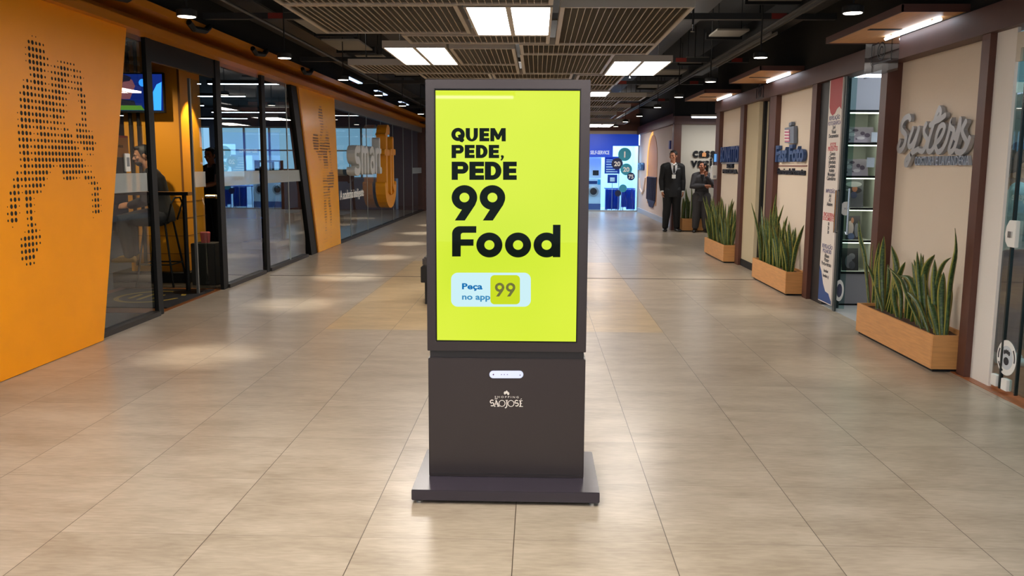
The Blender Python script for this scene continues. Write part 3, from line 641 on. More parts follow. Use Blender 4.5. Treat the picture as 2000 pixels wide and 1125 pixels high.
MB().cbox((3.02, 5.64, 1.03), (.008, .02, .02)).build('lock_cylinder', CHROME, [c for c in t.children if c.name.startswith('lock_plate')][0])
for y in (5.70, 5.57): MB().box((3.025, y-.025, .025), (3.06, y+.045, .10)).build('bottom_clamp', WHITEP, t, bevel=.003, label='white bottom door clamp')
MB().tube([(3.04, 5.36, .75), (2.985, 5.35, .78), (2.985, 5.35, 1.45), (3.04, 5.36, 1.48)], .012).build('pull_handle', CHROME, t)
pc = (-5.60, .235); fr = FRt(3.042)
ps = thing('paw_sticker', 'round white paw print sticker low on the green glass door', 'sticker', (3.05, 5.6, .235))
m = MB(); m.ring2(fr, arc(pc[0], pc[1], .115, .115, 0, 350, 35), arc(pc[0], pc[1], .078, .078, 0, 350, 35), 0, .002); m.build('outer_ring', mat('sticker_white', (232, 232, 228), .5), ps)
m = MB(); m.prism(fr, arc(pc[0], pc[1], .078, .078, 0, 345, 23), 0, .0012); m.build('disc', mat('sticker_pale', (196, 204, 210), .5), ps)
m = MB(); m.prism(fr, arc(pc[0], pc[1]-.022, .03, .026, 0, 340, 17), .0015, .003)
for a in (-32, -10, 12, 34): m.prism(fr, arc(pc[0]+.052*math.sin(math.radians(a)), pc[1]-.004+.044*math.cos(math.radians(a)), .0095, .015, 0, 330, 11), .0015, .003)
m.build('paw_print', mat('paw_dark', (40, 44, 52), .5), ps, label='dark paw print')
m = MB(); m.stroke(fr, arc(pc[0], pc[1], .096, .096, 205, 250, 8), .012, .002, .003, cap=False); m.stroke(fr, arc(pc[0], pc[1], .096, .096, 150, 190, 8), .012, .002, .003, cap=False); m.stroke(fr, arc(pc[0], pc[1], .096, .096, -10, 40, 8), .012, .002, .003, cap=False); m.build('ring_marks', mat('paw_dark', (40, 44, 52), .5), ps)
struct('wall_right', MB().box((3.3, 7.5, 0), (6.2, 7.62, CZ)), mat('sewing_wall', (206, 210, 206), .8), 'pale back wall inside the sewing shop', 'wall')
struct('trim_11', MB().box((3.2, 6.9, 2.02), (6.2, 6.96, 2.10)), mat('transom_grey', (205, 208, 205), .5), 'pale horizontal rail inside the sewing shop', 'rail')
MBo = MB().box((3.2, 6.92, 2.10), (6.2, 6.94, 2.6)); struct('trim_12', MBo, mat('teal_panel', (96, 136, 150), .4), 'blue grey panel above the rail inside the sewing shop', 'panel')
t = thing('shop_counter', 'dark counter behind the person in the sewing shop', 'counter', (4.0, 7.1, 0))
MB().box((3.22, 6.98, .006), (5.2, 7.4, 1.08)).build('counter_body', mat('counter_dark', (30, 42, 46), .5), t, bevel=.005); MB().box((3.21, 6.97, 1.08), (5.22, 7.42, 1.11)).build('counter_top', mat('counter_top_grey', (120, 128, 128), .4), t, bevel=.003)
lamp('AREA', (4.4, 5.8, 3.34), 60, (.95, 1, 1), 1.2, 1.2, name='shop_ceiling_light', parent=None)
tag(MB().box((4.0, 5.0, 3.36), (5.2, 6.2, 3.40)).build('shop_light_panel', emis('shop_panel_lens', (240, 248, 255), 2)), 'flat light panel under the sewing shop ceiling', 'ceiling lamp')

# --- silver script sign
t = thing('script_sign', 'large silver script sign over small capitals on the nearest cream panel', 'sign', (3.1, 6.9, 1.7))
def zz(x, y, X=3.075): p = on_x(1740+x/4.688, 180+y/4.688, X); return (-p.y, p.z)
def cr(pts, n=5):
    P = [Vector(p) for p in pts]; out = []
    for i in range(len(P)-1):
        p0 = P[max(0, i-1)]; p1 = P[i]; p2 = P[i+1]; p3 = P[min(len(P)-1, i+2)]
        for k in range(n):
            s_ = k/n; out.append(.5*((2*p1)+(p2-p0)*s_+(2*p0-5*p1+4*p2-p3)*s_*s_+(-p0+3*p1-3*p2+p3)*s_**3))
    out.append(P[-1]); return out
SL = [[(186, 245), (178, 226), (158, 226), (128, 252), (106, 305), (112, 350), (142, 385), (148, 420), (132, 485), (104, 530), (80, 532), (76, 500), (92, 450)],
      [(212, 335), (190, 400), (172, 465), (180, 500), (205, 480), (238, 415), (265, 332)],
      [(268, 332), (240, 430), (215, 510), (185, 600), (160, 660), (142, 660), (150, 615), (200, 560), (262, 520)],
      [(335, 292), (315, 340), (320, 390), (344, 430), (332, 490), (300, 540), (268, 534)],
      [(456, 146), (432, 200), (410, 270), (385, 350), (360, 440), (346, 510), (356, 542), (384, 535), (410, 490)],
      [(455, 146), (468, 175), (456, 225), (425, 262)],
      [(372, 302), (420, 268), (460, 250), (508, 212)],
      [(416, 470), (452, 440), (488, 380), (504, 320), (484, 300), (455, 330), (430, 400), (420, 480), (440, 545), (480, 525), (520, 450)],
      [(520, 450), (545, 360), (560, 280), (556, 320), (590, 350), (570, 440), (546, 520), (560, 548), (590, 520), (612, 460)],
      [(612, 460), (640, 350), (650, 250)],
      [(650, 252), (630, 330), (600, 420)],
      [(700, 270), (668, 340), (680, 400), (704, 450), (690, 520), (650, 552), (612, 540)],
      [(735, 420), (715, 480), (690, 525)]]
fr = FRt(3.105)
m = MB()
for k, s_ in enumerate(SL): m.stroke(fr, [tuple(p) for p in cr([zz(*p) for p in s_])], .043 if k not in (0,) else .048, .012, .04+k*2e-4)
m.build('script_letters', mat('matt_silver', (168, 170, 174), .42, metal=.45), t)
m = MB(); a = zz(208, 668); b = zz(706, 668); FRW = FRt(3.11)
m.text((FRW[0]+Y_*(-a[0])+Z_*a[1], -Y_, Z_, -X_), 'COSTURA E LAVANDERIA', .098, .005, .03, bold=.012)
us = [-v[1] for v in m.v]; kk = (b[0]-a[0])/(max(us)-min(us)); u0 = min(us); m.v = [(v[0], -(a[0]+(-v[1]-u0)*kk), v[2]) for v in m.v]
m.build('small_capitals', mat('blue_silver', (170, 180, 196), .3, metal=.5), t, label='small bluish metal capitals')

# --- photo shop
t = thing('photo_shop_sign', 'bold blue photo shop name with camera card icon and tagline', 'sign', (3.1, 10.7, 1.7))
def at(px, py, X=3.04): p = on_x(px, py, X); return (-p.y, p.z)
fr0 = FRt(3.05)
def word(m, txt, l, r, size, d0, d1, bold, fr=fr0, sx=None):
    n0 = len(m.v); m.text((fr[0]+Y_*(-l[0])+Z_*l[1], -Y_, Z_, -X_), txt, size, d0, d1, bold=bold)
    us = [-v[1] for v in m.v[n0:]]; k = (r[0]-l[0])/(max(us)-min(us)); u0 = min(us)
    m.v[n0:] = [(v[0], -(l[0]+(-v[1]-u0)*k), v[2]) for v in m.v[n0:]]
l, r = at(1520, 315), at(1575, 318)
m = MB(); word(m, 'Fast Foto', l, r, .27, .01, .05, .035); m.build('name_letters', mat('photo_blue', (56, 84, 132), .4), t)
l, r = at(1520, 324), at(1575, 325)
m = MB().box((3.042, -r[0], l[1]-.006), (3.05, -l[0], l[1]+.006)); m.build('underline', mat('brown_red', (120, 60, 50), .5), t)
l, r = at(1519, 340), at(1573, 341)
h = (l[0]*.47+r[0]*.53, l[1])
m = MB(); word(m, 'Eternizando', l, h, .105, .004, .02, .02); m.build('tagline', mat('near_black_blue', (24, 28, 44), .5), t)
m = MB(); word(m, 'Momentos', (h[0]+.03, h[1]), r, .105, .004, .02, .02); m.build('tagline', mat('near_black_blue', (24, 28, 44), .5), t)
m = MB(); q = [at(1539, 250), at(1557, 246), at(1557, 280), at(1539, 279)]; m.prism(fr0, q, .01, .05); m.build('icon_card', mat('icon_grey', (112, 124, 142), .4), t)
q = [at(1540, 254), at(1549, 253), at(1549, 277), at(1540, 277)]
m = MB(); m.prism(fr0, q, .05, .056); m.build('icon_face', mat('icon_pink', (200, 110, 140), .5), t)
m = MB()
for py in (254, 260, 266, 272): a = at(1540, py); b = at(1549, py); m.prism(fr0, [(a[0], a[1]), (b[0], b[1]), (b[0], b[1]-.014), (a[0], a[1]-.014)], .056, .06)
m.build('icon_stripes', WHITEP, t)
a = at(1547, 247); m = MB(); m.prism(fr0, [(a[0], a[1]), (a[0]+.1, a[1]+.01), (a[0]+.1, a[1]+.05), (a[0], a[1]+.04)], .01, .05); m.build('icon_clip', mat('icon_grey', (112, 124, 142), .4), t)
for px, py, s_, lab in ((1484, 180, .14, 'faint round camera emblem on the header beam beside the dark shop'), (1722, 100, .17, 'faint clear plate with camera emblem on the header beam beside the photo shop')):
    p = on_x(px, py, 2.965); t = thing('camera_emblem', lab, 'emblem', p, 'camera emblems on the header beam'); fr = FRt(2.968); u, v = -p.y, p.z
    if py == 100: MB().add([(2.962, p.y-.38, v-.2), (2.962, p.y+.38, v-.2), (2.962, p.y+.38, v+.2), (2.962, p.y-.38, v+.2)], [(0, 1, 2, 3)]).build('clear_plate', glass('clear_acrylic', (235, 235, 240), .6), t)
    m = MB(); EM = mat('emblem_dark', (34, 28, 34), .4)
    m.stroke(fr, [(u-s_*1.3, v-s_*.55), (u-s_*1.3, v+s_*.45), (u-s_*.5, v+s_*.45), (u-s_*.35, v+s_*.7), (u+s_*.35, v+s_*.7), (u+s_*.5, v+s_*.45), (u+s_*1.3, v+s_*.45), (u+s_*1.3, v-s_*.55)], .012, 0, .006, closed=True)
    m.stroke(fr, arc(u, v, s_*.48, s_*.42, 0, 350, 24), .014, 0, .006, closed=True); m.stroke(fr, arc(u, v, s_*.25, s_*.22, 0, 345, 16), .01, 0, .006, closed=True); m.build('camera_outline', EM, t)
# banner
t = thing('shop_banner', 'tall white price banner with red top blob and blue wave foot', 'banner', (3.0, 9.05, 0))
MB().box((3.0, 8.86, .05), (3.02, 9.262, 2.33)).build('banner_board', mat('banner_white', (232, 224, 216), .5), t)
fr = FRt(3.0)
m = MB(); m.prism(fr, [(-9.235, 2.33), (-8.875, 2.33), (-8.875, 2.02), (-8.93, 2.05), (-9.0, 2.03), (-9.06, 1.985), (-9.13, 1.97), (-9.19, 2.0), (-9.23, 2.06)], 0, .0015); m.build('red_blob', mat('banner_red', (176, 24, 28), .45), t)
m = MB(); m.prism(fr, [(-9.262, .06), (-9.262, .42), (-9.2, .36), (-9.13, .24), (-9.05, .17), (-8.95, .16), (-8.86, .09), (-8.86, .06)], 0, .0015); m.build('blue_wave', mat('banner_blue', (42, 78, 140), .5), t)
def lines(nm, items, mm):
    m = MB()
    for py, tx, s_ in items:
        p = on_x(1616, py, 3.0) if py < 350 else on_x(1610, py, 3.0)
        m = MB(); m.text((Vector((3.0, 9.06, p.z-.02)), -Y_, Z_, -X_), tx, s_, 0, .0012, align='CENTER', bold=.02); m.build(nm, mm, t)
lines('heading_blue', [(232, 'REVELAÇÃO', .058), (480, 'REVELAÇÃO', .058), (489, 'POLAROID', .055)], mat('banner_slate', (88, 88, 130), .5))
lines('heading_violet', [(242, 'FOTOGRÁFICA', .055), (372, 'IMPRESSÃO', .055)], mat('banner_violet', (112, 104, 140), .5))
lines('heading_red', [(283, 'FOTOS', .055), (291, 'PRESENTES', .06), (418, 'ENCADERNA', .058), (426, 'DOCUMENTOS', .055)], mat('banner_text_red', (196, 70, 76), .5))
lines('price_text', [(250, '3x4', .055), (258, 'Visual', .055), (266, 'Documentos', .055), (300, 'Caneca', .055), (308, 'Chaveiro', .055), (316, 'Almofada', .055), (324, 'Camiseta', .055), (332, 'Azulejo', .055), (340, 'Mousepad', .055), (348, 'Calendários', .055),
                     (381, 'A4', .055), (389, 'A3', .055), (397, 'Adesivo', .055), (435, '10', .05), (443, '20', .05), (451, '30', .05), (498, 'Álbum', .055), (506, 'Pôster', .055), (514, 'Porta-retrato', .055), (527, 'fotofast', .045), (537, 'fotofast sj', .045)], mat('near_black_blue', (24, 28, 44), .5))
# glass door leaf of the photo shop
t = sthing('door_3', 'open glass door leaf of the photo shop beside the white banner', 'door')
MB().add([(3.03, 8.86, .02), (3.13, 8.84, .02), (3.13, 8.84, 2.33), (3.03, 8.86, 2.33)], [(0, 1, 2, 3)]).build('glass_pane', GLASSG, t)
MB().box((3.015, 8.80, .0), (3.035, 8.86, 2.33)).build('door_edge', mat('alu_dark_green', (62, 72, 72), .35, metal=.4), t)
MB().box((3.10, 9.0, 0), (3.13, 9.02, 2.33)).build('glass_edge', mat('glass_edge', (16, 34, 36), .2), t)
MB().tube([(3.02, 8.84, 1.22), (2.985, 8.83, 1.22), (2.985, 8.83, .80), (3.02, 8.84, .80)], .012).build('pull_handle', CHROME, t)
MB().tube([(3.09, 8.84, 1.22), (3.10, 8.80, 1.24), (3.10, 8.80, .78), (3.09, 8.84, .80)], .012).build('pull_handle', CHROME, t)
m = MB(); m.prism(FC(8.83), [(3.10, .97), (3.06, .975), (3.035, 1.0), (3.028, 1.04), (3.035, 1.08), (3.06, 1.105), (3.10, 1.11)], 0, .015); m.build('lock_plate', WHITEP, t, bevel=.002, label='white rounded lock plate')
m = MB().cbox((3.07, 8.81, 1.04), (.006, .006, .008)); m.build('lock_cylinder', CHROME, [c for c in t.children if c.name.startswith('lock_plate')][0])
t = thing('round_sticker', 'round white sticker at the foot of the photo shop door edge', 'sticker', (3.06, 8.83, .2))
m = MB(); m.ring2(FC(8.835), arc(3.07, .21, .045, .11, 0, 345, 23), arc(3.07, .21, .028, .07, 0, 345, 23), 0, .003); m.build('outer_ring', WHITEP, t)
m = MB(); m.prism(FC(8.835), arc(3.07, .21, .028, .07, 0, 345, 23), 0, .002); m.prism(FC(8.833), arc(3.07, .21, .012, .03, 0, 330, 11), 0, .002); m.build('emblem_disc', mat('sticker_slate', (70, 72, 96), .5), t)
# display shelf
t = thing('display_shelf', 'white lit display shelf with grey base inside the photo shop', 'shelf', (3.6, 9.4, 0))
SW = mat('shelf_white', (214, 216, 206), .6)
sx0, sx1, sy0, sy1 = 3.19, 4.1, 9.2, 9.62; levels = [.36, .69, 1.03, 1.36, 1.70, 2.03]
MB().box((sx0, sy1-.02, 0), (sx1, sy1, 2.03)).build('back_panel', SW, t)
for x in (sx0, 3.545, sx1-.02): MB().box((x-.012, sy0+(.0 if x < 3.3 else .1), .36), (x+.012, sy1-.02, 2.03)).build('side_panel', SW if x > 3.3 else BLACKM, t)
for z in levels: MB().box((sx0, sy0, z-.02), (sx1, sy1-.02, z)).build('shelf_board', SW, t)
m = MB()
for z in levels: m.box((sx0, sy0-.006, z-.022), (sx1, sy0-.001, z+.002))
m.box((sx0-.02, sy0-.006, 0), (sx0, sy0+.02, 2.03)); m.build('black_edge', BLACKM, t)
for z in levels[1:]: MB().box((sx0+.02, sy0+.03, z-.032), (sx1-.03, sy0+.06, z-.022)).build('led_strip', LEDW, t)
MB().box((sx0, sy0, .02), (sx1, sy0+.02, .338)).build('base_door', mat('shelf_base_grey', (140, 138, 142), .5), t)
MB().box((sx0, sy0-.003, 0), (sx1, sy0+.015, .02)).build('base_plinth', BLACKM, t)
def photo(z, x0, x1, h, pal, lab, nm='photo_board', lean=.04, y=9.30):
    t = thing(nm, lab, 'photo', ((x0+x1)/2, y, z), 'photo boards on the lit shelf')
    m = MB(); m.add([(x0, y, z), (x1, y, z), (x1, y+lean, z+h), (x0, y+lean, z+h), (x0, y+.012, z), (x1, y+.012, z), (x1, y+lean+.012, z+h), (x0, y+lean+.012, z+h)], [(0, 1, 2, 3), (5, 4, 7, 6), (1, 5, 6, 2), (4, 0, 3, 7), (3, 2, 6, 7), (0, 4, 5, 1)]); m.build('board', mat('photo_'+nm+str(pal[0]), pal[0], .5), t)
    o = Vector((0, y, z)); V = Vector((0, lean, h)).normalized(); fr = (o, X_, V, Vector((0, -h, lean)).normalized())
    rnd = random.Random(z*100)
    for k, (c, shapes) in enumerate(pal[1]):
        m = MB()
        for cx, cz, rx, rz in shapes: m.prism(fr, arc(x0+cx*(x1-x0), cz*h, rx*(x1-x0), rz*h, 0, 340, 15), .0005, .0012+.0006*k)
        m.build('picture_patch', mat('patch_%d_%d_%d' % c, c, .5), t)
    return t
K1 = ((150, 140, 152), [((84, 70, 88), [(.38, .82, .1, .09), (.62, .62, .08, .12), (.78, .5, .1, .14), (.4, .26, .03, .05), (.12, .22, .08, .07)]), ((196, 188, 196), [(.25, .55, .12, .12), (.55, .32, .14, .1), (.15, .8, .1, .1)])])
photo(1.70, 3.20, 3.50, .165, K1, 'pale collage photo board on the topmost lit shelf')
photo(1.36, 3.20, 3.46, .175, K1, 'pale collage photo board one shelf below the topmost')
photo(1.03, 3.23, 3.43, .29, ((88, 88, 92), [((40, 36, 40), [(.5, .62, .42, .12)]), ((150, 96, 70), [(.55, .68, .14, .12)]), ((60, 66, 92), [(.5, .45, .18, .12)]), ((150, 150, 152), [(.5, .84, .42, .1)])]), 'large photo of a seated couple on the third lit shelf')
photo(.69, 3.27, 3.42, .25, ((66, 62, 66), [((196, 180, 176), [(.3, .5, .24, .3)]), ((90, 104, 140), [(.35, .14, .24, .14)]), ((176, 120, 96), [(.45, .82, .1, .12)]), ((130, 130, 140), [(.75, .4, .16, .3)])]), 'portrait photo of people in white on the fourth lit shelf')
photo(.36, 3.25, 3.42, .235, ((34, 32, 36), [((96, 96, 104), [(.4, .4, .22, .3), (.6, .65, .2, .14)]), ((60, 60, 68), [(.6, .25, .2, .18)])]), 'dark framed photo on the lowest lit shelf')
for k, (z, x) in enumerate(((1.71, 3.46), (1.45, 3.42))):
    c = tag(MB().box((x, 9.27-.02*k, z), (x+.08, 9.275-.02*k, z+.10)).build('price_card', mat('card_blue_white', (196, 204, 216), .5)), ('small pale card at the right end of the topmost collage', 'small pale card tilted above the second collage')[k], 'card', 'price cards on the lit shelf')
t = thing('linear_shop_lamp', 'white linear lamp across the top of the photo shop opening', 'ceiling lamp', (3.4, 9.0, 2.36))
MB().box((3.1, 9.03, 2.345), (3.9, 9.07, 2.375)).build('diffuser', LED, t); MB().box((3.1, 9.02, 2.375), (3.9, 9.08, 2.42)).build('housing', WHITEP, t)
lamp('AREA', (4.2, 8.6, 3.34), 30, (.9, .95, 1), .8, .8, name='photo_shop_light')
tag(MB().box((3.8, 8.3, 3.36), (4.6, 8.9, 3.40)).build('shop_light_panel', emis('shop_panel_lens', (240, 248, 255), 2)), 'flat light panel under the photo shop ceiling', 'ceiling lamp')
# sign of far shop
t = thing('block_letter_sign', 'bold blue block letters with shelf line on the farthest cream panel', 'sign', (3.1, 14, 1.6))
l, r = at(1411, 316), at(1446, 313)
m = MB(); word(m, 'BONATTO', l, r, .33, .008, .05, .03); m.build('letters', NAVYB, t)
MB().box((3.02, -r[0], l[1]-.035), (3.05, -l[0], l[1]-.015)).build('silver_bar', SILVER, t)
l, r = at(1421, 328), at(1433, 327); m = MB(); word(m, 'SOB', l, r, .09, .004, .03, .03); l, r = at(1413, 338), at(1441, 337); word(m, 'MEDIDA', l, r, .09, .004, .03, .03); m.build('small_letters', mat('near_black_blue', (24, 28, 44), .5), t)
# dark clothing shop
t = sthing('door_4', 'dark glass doorway of the clothing shop', 'door')
MB().add([(3.1, 11.53, .02), (3.1, 12.25, .02), (3.1, 12.25, 2.33), (3.1, 11.53, 2.33)], [(0, 1, 2, 3)]).build('glass_pane', GLASS, t)
m = MB(); m.box((3.08, 12.17, 0), (3.12, 12.25, 2.33)); m.box((3.08, 11.9, 0), (3.12, 11.93, 2.33)); m.build('door_frame', BLACKM, t)
t = thing('hanging_coat', 'black coat hanging inside the dark clothing shop doorway', 'coat', (3.5, 12.5, 1.5))
m = MB(); m.loft([((3.52, 12.7, 1.05), .17, .08, X_, Y_), ((3.52, 12.7, 1.45), .16, .08, X_, Y_), ((3.54, 12.7, 1.8), .15, .07, X_, Y_), ((3.58, 12.7, 1.92), .05, .04, X_, Y_)]); m.build('coat_body', BLACKMATT, t, smooth=True)
MB().tube([(3.58, 12.7, 1.92), (3.58, 12.7, 2.0), (3.6, 12.7, 2.03)], .005).build('hanger_hook', CHROME, t)
MB().box((3.16, 12.72, 1.98), (4.2, 12.76, 2.0)).build('rail', BLACKM, t)
for k, z in enumerate((1.30, 1.10, .90)):
    tt = thing('shelf_lamp', ('top', 'middle', 'bottom')[k]+' one of three small white lamps inside the dark clothing shop', 'lamp', (3.26, 11.9, z), 'small lamps in the clothing shop')
    MB().tube([(3.30+k*.12, 12.0, z+.02), (3.30+k*.12, 12.0, CZ)], .003, 5).build('cord', BLACKM, tt); MB().lathe((3.30+k*.12, 12.0, z), [(.012, .03), (.045, .0)], 12).build('lamp_cap', WHITEP, tt); MB().ell((3.30+k*.12, 12.0, z), (.035, .035, .015)).build('bulb', LED, tt)
tag(MB().box((3.14, 12.35, .0), (3.9, 12.9, .82)).build('display_cabinet', GD), 'low black cabinet inside the dark clothing shop', 'cabinet')

# --- canopy boards with LED tubes
for k, (x0, x1, y0, y1, lab) in enumerate(((2.53, 3.0, 6.36, 7.99, 'nearest wooden canopy board with LED tube above the photo shop'), (2.50, 3.0, 10.16, 11.78, 'middle wooden canopy board with LED tube above the dark shop'), (2.46, 3.0, 13.25, 15.0, 'farthest wooden canopy board with LED tube at the end of the shop row'))):
    t = thing('canopy_board', lab, 'canopy', (2.8, y0, 2.53), 'wooden canopy boards over the shop row')
    z = 2.53
    m = MB(); m.box((x0+.012, y0+.012, z+.002), (x1, y1-.012, z+.012)); m.build('wood_underside', WOODC, t)
    m = MB(); m.box((x0, y0, z-.004), (x0+.012, y1, z+.045)); m.box((x0, y0, z-.004), (x1, y0+.012, z+.045)); m.box((x0, y1-.012, z-.004), (x1, y1, z+.045)); m.box((x0, y0, z+.045), (x1, y1, z+.05)); m.build('edge_frame', BROWN, t)
    m = MB(); m.box((x0+.08, y0+.80, z-.002), (x0+.33, y0+.86, z+.003)); m.build('slot', BLACKMATT, t)
    y = y0+.23
    m = MB(); m.tube([(2.90, y, z-.016), (2.90, y+1.0, z-.016)], .013, 10); m.build('led_tube', LED, t)
    m = MB(); m.box((2.89, y+.1, z-.012), (2.91, y+.13, z+.003)); m.box((2.89, y+.85, z-.012), (2.91, y+.88, z+.003)); m.build('tube_clip', WHITEP, t)

# ================================================================== recess and end of the corridor
struct('wall_right', MB().box((3.22, 20.0, 0), (6.2, 20.15, CZ)), mat('grey_cream_wall', (196, 190, 178), .75), 'grey cream wall of the recess carrying black letters', 'wall')
struct('trim_13', MB().box((3.05, 19.94, 0), (3.22, 20.15, 2.42)), BROWN, 'brown upright beside the man in the black suit', 'post')
struct('trim_14', MB().box((3.05, 19.9, 2.38), (6.2, 20.15, 2.56)), BROWN, 'brown header over the recess wall', 'beam')
struct('wall_right', MB().box((3.05, 19.96, 2.56), (6.2, 20.15, CZ)), DARKCEIL, 'black bulkhead above the recess header', 'wall')
MB0 = MB().box((3.22, 20.15, 0), (3.34, 28.0, 2.42)); struct('wall_right', MB0, mat('pink_white_wall', (214, 198, 192), .7), 'pinkish white wall leading to the blue laundry', 'wall')
struct('trim_15', MB().box((3.12, 20.15, 2.42), (3.34, 28.0, 2.66)), BROWN, 'brown header over the pinkish wall', 'beam')
struct('baseboard_right', MB().box((3.19, 20.15, 0), (3.22, 28.0, .14)), mat('skirt_blue_white', (176, 186, 205), .4), 'pale skirting along the pinkish wall', 'skirting')
struct('trim_16', MB().box((3.19, 20.15, .0), (3.225, 20.9, 2.38)), mat('wood_strip', (150, 104, 66), .5), 'wood strip at the near end of the pinkish wall', 'trim')
t = thing('arched_niche', 'tall wood lined arch outlined by a warm light strip', 'niche', (3.2, 24.7, 1))
fr = FRt(3.22)
ar = [(-25.75, .38)]+[(-25.75, 1.5)]+arc(-24.75, 1.5, 1.0, .82, 180, 0, 16)[1:]+[(-23.75, .38)]
m = MB(); m.prism(fr, ar, 0, .012); m.build('wood_back', mat('niche_wood', (196, 140, 84), .5, noise=.1, nscale=2, stretch=(1, 10, 1)), t)
m = MB(); m.stroke(fr, [(-25.8, .8), (-25.78, 1.5)]+arc(-24.75, 1.5, 1.03, .85, 180, 90, 10), .09, .012, .03, cap=False); m.build('light_strip', emis('warm_strip', (255, 186, 110), 1.3), t)
m = MB(); m.prism(fr, [(-25.75, 1.15), (-23.75, 1.15), (-23.85, .5), (-24.4, .3), (-25.1, .3), (-25.65, .5)], .012, .03)
for k in range(7): m.tube([(3.20, 25.6-k*.28, .5), (3.20, 25.6-k*.28, 1.13)], .035, 8)
m.build('blue_drape', mat('drape_navy', (34, 38, 74), .6), t, label='navy blue upholstered lower part')
t = thing('wall_letters', 'small dark blue lettering on the pinkish wall near the laundry', 'sign', (3.2, 27.3, 1.4))
m = MB(); m.text((Vector((3.215, 28.0, 1.33)), -Y_, Z_, -X_), 'BONATTO', .30, 0, .04, bold=.03, sx=1.0); m.build('letters', NAVYB, t)
m = MB(); m.box((3.18, 20.9+.5, 1.86), (3.22, 21.55, 2.06)); tag(m.build('blue_door_plate', mat('plate_blue', (60, 66, 140), .4)), 'small upright blue plate high on the pinkish wall', 'plate')
t = thing('pink_oval_mirror', 'pale hanging oval with a blue grey lower part on the pinkish wall', 'wall ornament', (3.2, 27, .9))
m = MB(); m.stroke(FRt(3.22), [(-27.7, 1.05), (-27.5, .75), (-27.0, .62), (-26.5, .75), (-26.2, 1.1)], .05, .0, .04); m.build('curved_rim', mat('rim_pink', (230, 205, 190), .5), t)
struct('wall_right', MB().box((3.2, 20.15, 2.66), (3.34, 28.0, CZ)), DARKCEIL, 'black bulkhead over the pinkish wall', 'wall')
t = thing('linear_recess_lamp', 'long thin white linear lamp hanging in front of the recess wall', 'ceiling lamp', (4.0, 19.0, 2.48))
MB().box((3.28, 18.97, 2.47), (4.8, 19.03, 2.50)).build('diffuser', LED, t); MB().box((3.26, 18.96, 2.50), (4.82, 19.04, 2.54)).build('housing', WHITEP, t)
for x in (3.6, 4.5): MB().tube([(x, 19, 2.54), (x, 19, CZ)], .006, 5).build('hanger', BLACKM, t)
lamp('AREA', (4.0, 19.0, 2.46), 26, (1, .96, .9), 1.4, .1, name='recess_lamp_light', parent=t)
# black letters on recess wall
t = thing('recess_letters', 'black rounded lettering in two lines on the recess wall', 'sign', (3.8, 20, 1.6))
m = MB(); m.text((Vector((3.49, 19.995, 1.66)), X_, Z_, -Y_), 'casa', .28, 0, .03, bold=.03, spacing=1.12); m.build('letters', mat('letter_black', (16, 18, 26), .4), t); m = MB(); m.text((Vector((3.47, 19.995, 1.44)), X_, Z_, -Y_), 'vacina', .28, 0, .03, bold=.03, spacing=1.1); m.build('letters', mat('letter_black', (16, 18, 26), .4), t)
m = MB(); m.prism(FC(19.96), [(3.70, 1.665), (3.79, 1.665), (3.79, 1.74), (3.75, 1.77), (3.70, 1.74)], 0, .005); m.prism(FC(19.96), [(4.0, 1.665), (4.09, 1.665), (4.09, 1.74), (4.05, 1.77), (4.0, 1.74)], 0, .005); m.build('orange_dots', mat('letter_orange', (214, 150, 96), .5), t, label='small orange shapes in the lettering')
t = thing('wall_dispenser', 'white rounded hand dispenser beside the brown corner post', 'dispenser', (2.94, 14.8, 1.35))
MB().box((2.90, 14.72, 1.235), (3.0, 14.86, 1.47)).build('dispenser_body', WHITEP, t, bevel=.015); MB().box((2.925, 14.715, 1.26), (2.97, 14.722, 1.30)).build('outlet', GREYW, t)
t = thing('projecting_sign', 'small blue lit sign on the brown corner post', 'sign', (2.97, 14.8, 1.6))
MB().box((2.935, 14.78, 1.52), (2.985, 14.86, 1.66)).build('sign_box', BLACKM, t); MB().box((2.94, 14.775, 1.525), (2.98, 14.78, 1.655)).build('lit_face', emis('sign_blue_lit', (110, 170, 235), 1.0), t)

# --- laundry
LB = mat('fascia_blue', (14, 66, 196), .4, emit=(14, 70, 210), es=.35)
t = sthing('window_8', 'glass shop front of the blue self service laundry at the end', 'window')
MB().box((.95, 28.0, .0), (3.22, 28.05, .04)).build('bottom_rail', SILVER, t)
MB().add([(.95, 28.02, .04), (3.2, 28.02, .04), (3.2, 28.02, 2.08), (.95, 28.02, 2.08)], [(0, 1, 2, 3)]).build('glass_pane', GLASSB, t)
m = MB(); m.box((3.17, 28.0, 0), (3.22, 28.05, 2.1)); m.build('side_frame', SILVER, t)
struct('wall_end', MB().box((.9, 27.95, 2.44), (3.22, 28.1, 2.54)), mat('lintel_beige', (176, 164, 150), .6), 'beige light bar over the laundry fascia', 'wall')
struct('trim_17', MB().box((.9, 27.9, 2.54), (3.22, 28.1, 2.75)), BROWN, 'dark brown header above the laundry', 'beam')
t = thing('laundry_fascia', 'blue self service laundry fascia with white lettering', 'sign', (2.0, 27.97, 1.7))
m = MB(); m.prism(FC(27.98), [(.95, 2.44), (3.18, 2.44), (3.18, 2.07), (2.37, 2.07), (2.37, 1.715), (.95, 1.715)], -.04, .03); m.build('fascia_board', LB, t)
m = MB(); m.text((Vector((1.66, 27.949, 1.81)), X_, Z_, -Y_), 'SELF-SERVICE', .155, 0, .008, bold=.025, sx=.66); m.build('lettering', emis('white_lit', (225, 235, 255), .85), t)
m = MB(); m.prism(FC(27.949), [(1.53, 1.83), (1.53, 1.94), (1.6, 1.94), (1.6, 1.83), (1.565, 1.79)], 0, .006); m.build('basket_mark', emis('white_lit', (225, 235, 255), .85), t)
fr = FC(28.0)
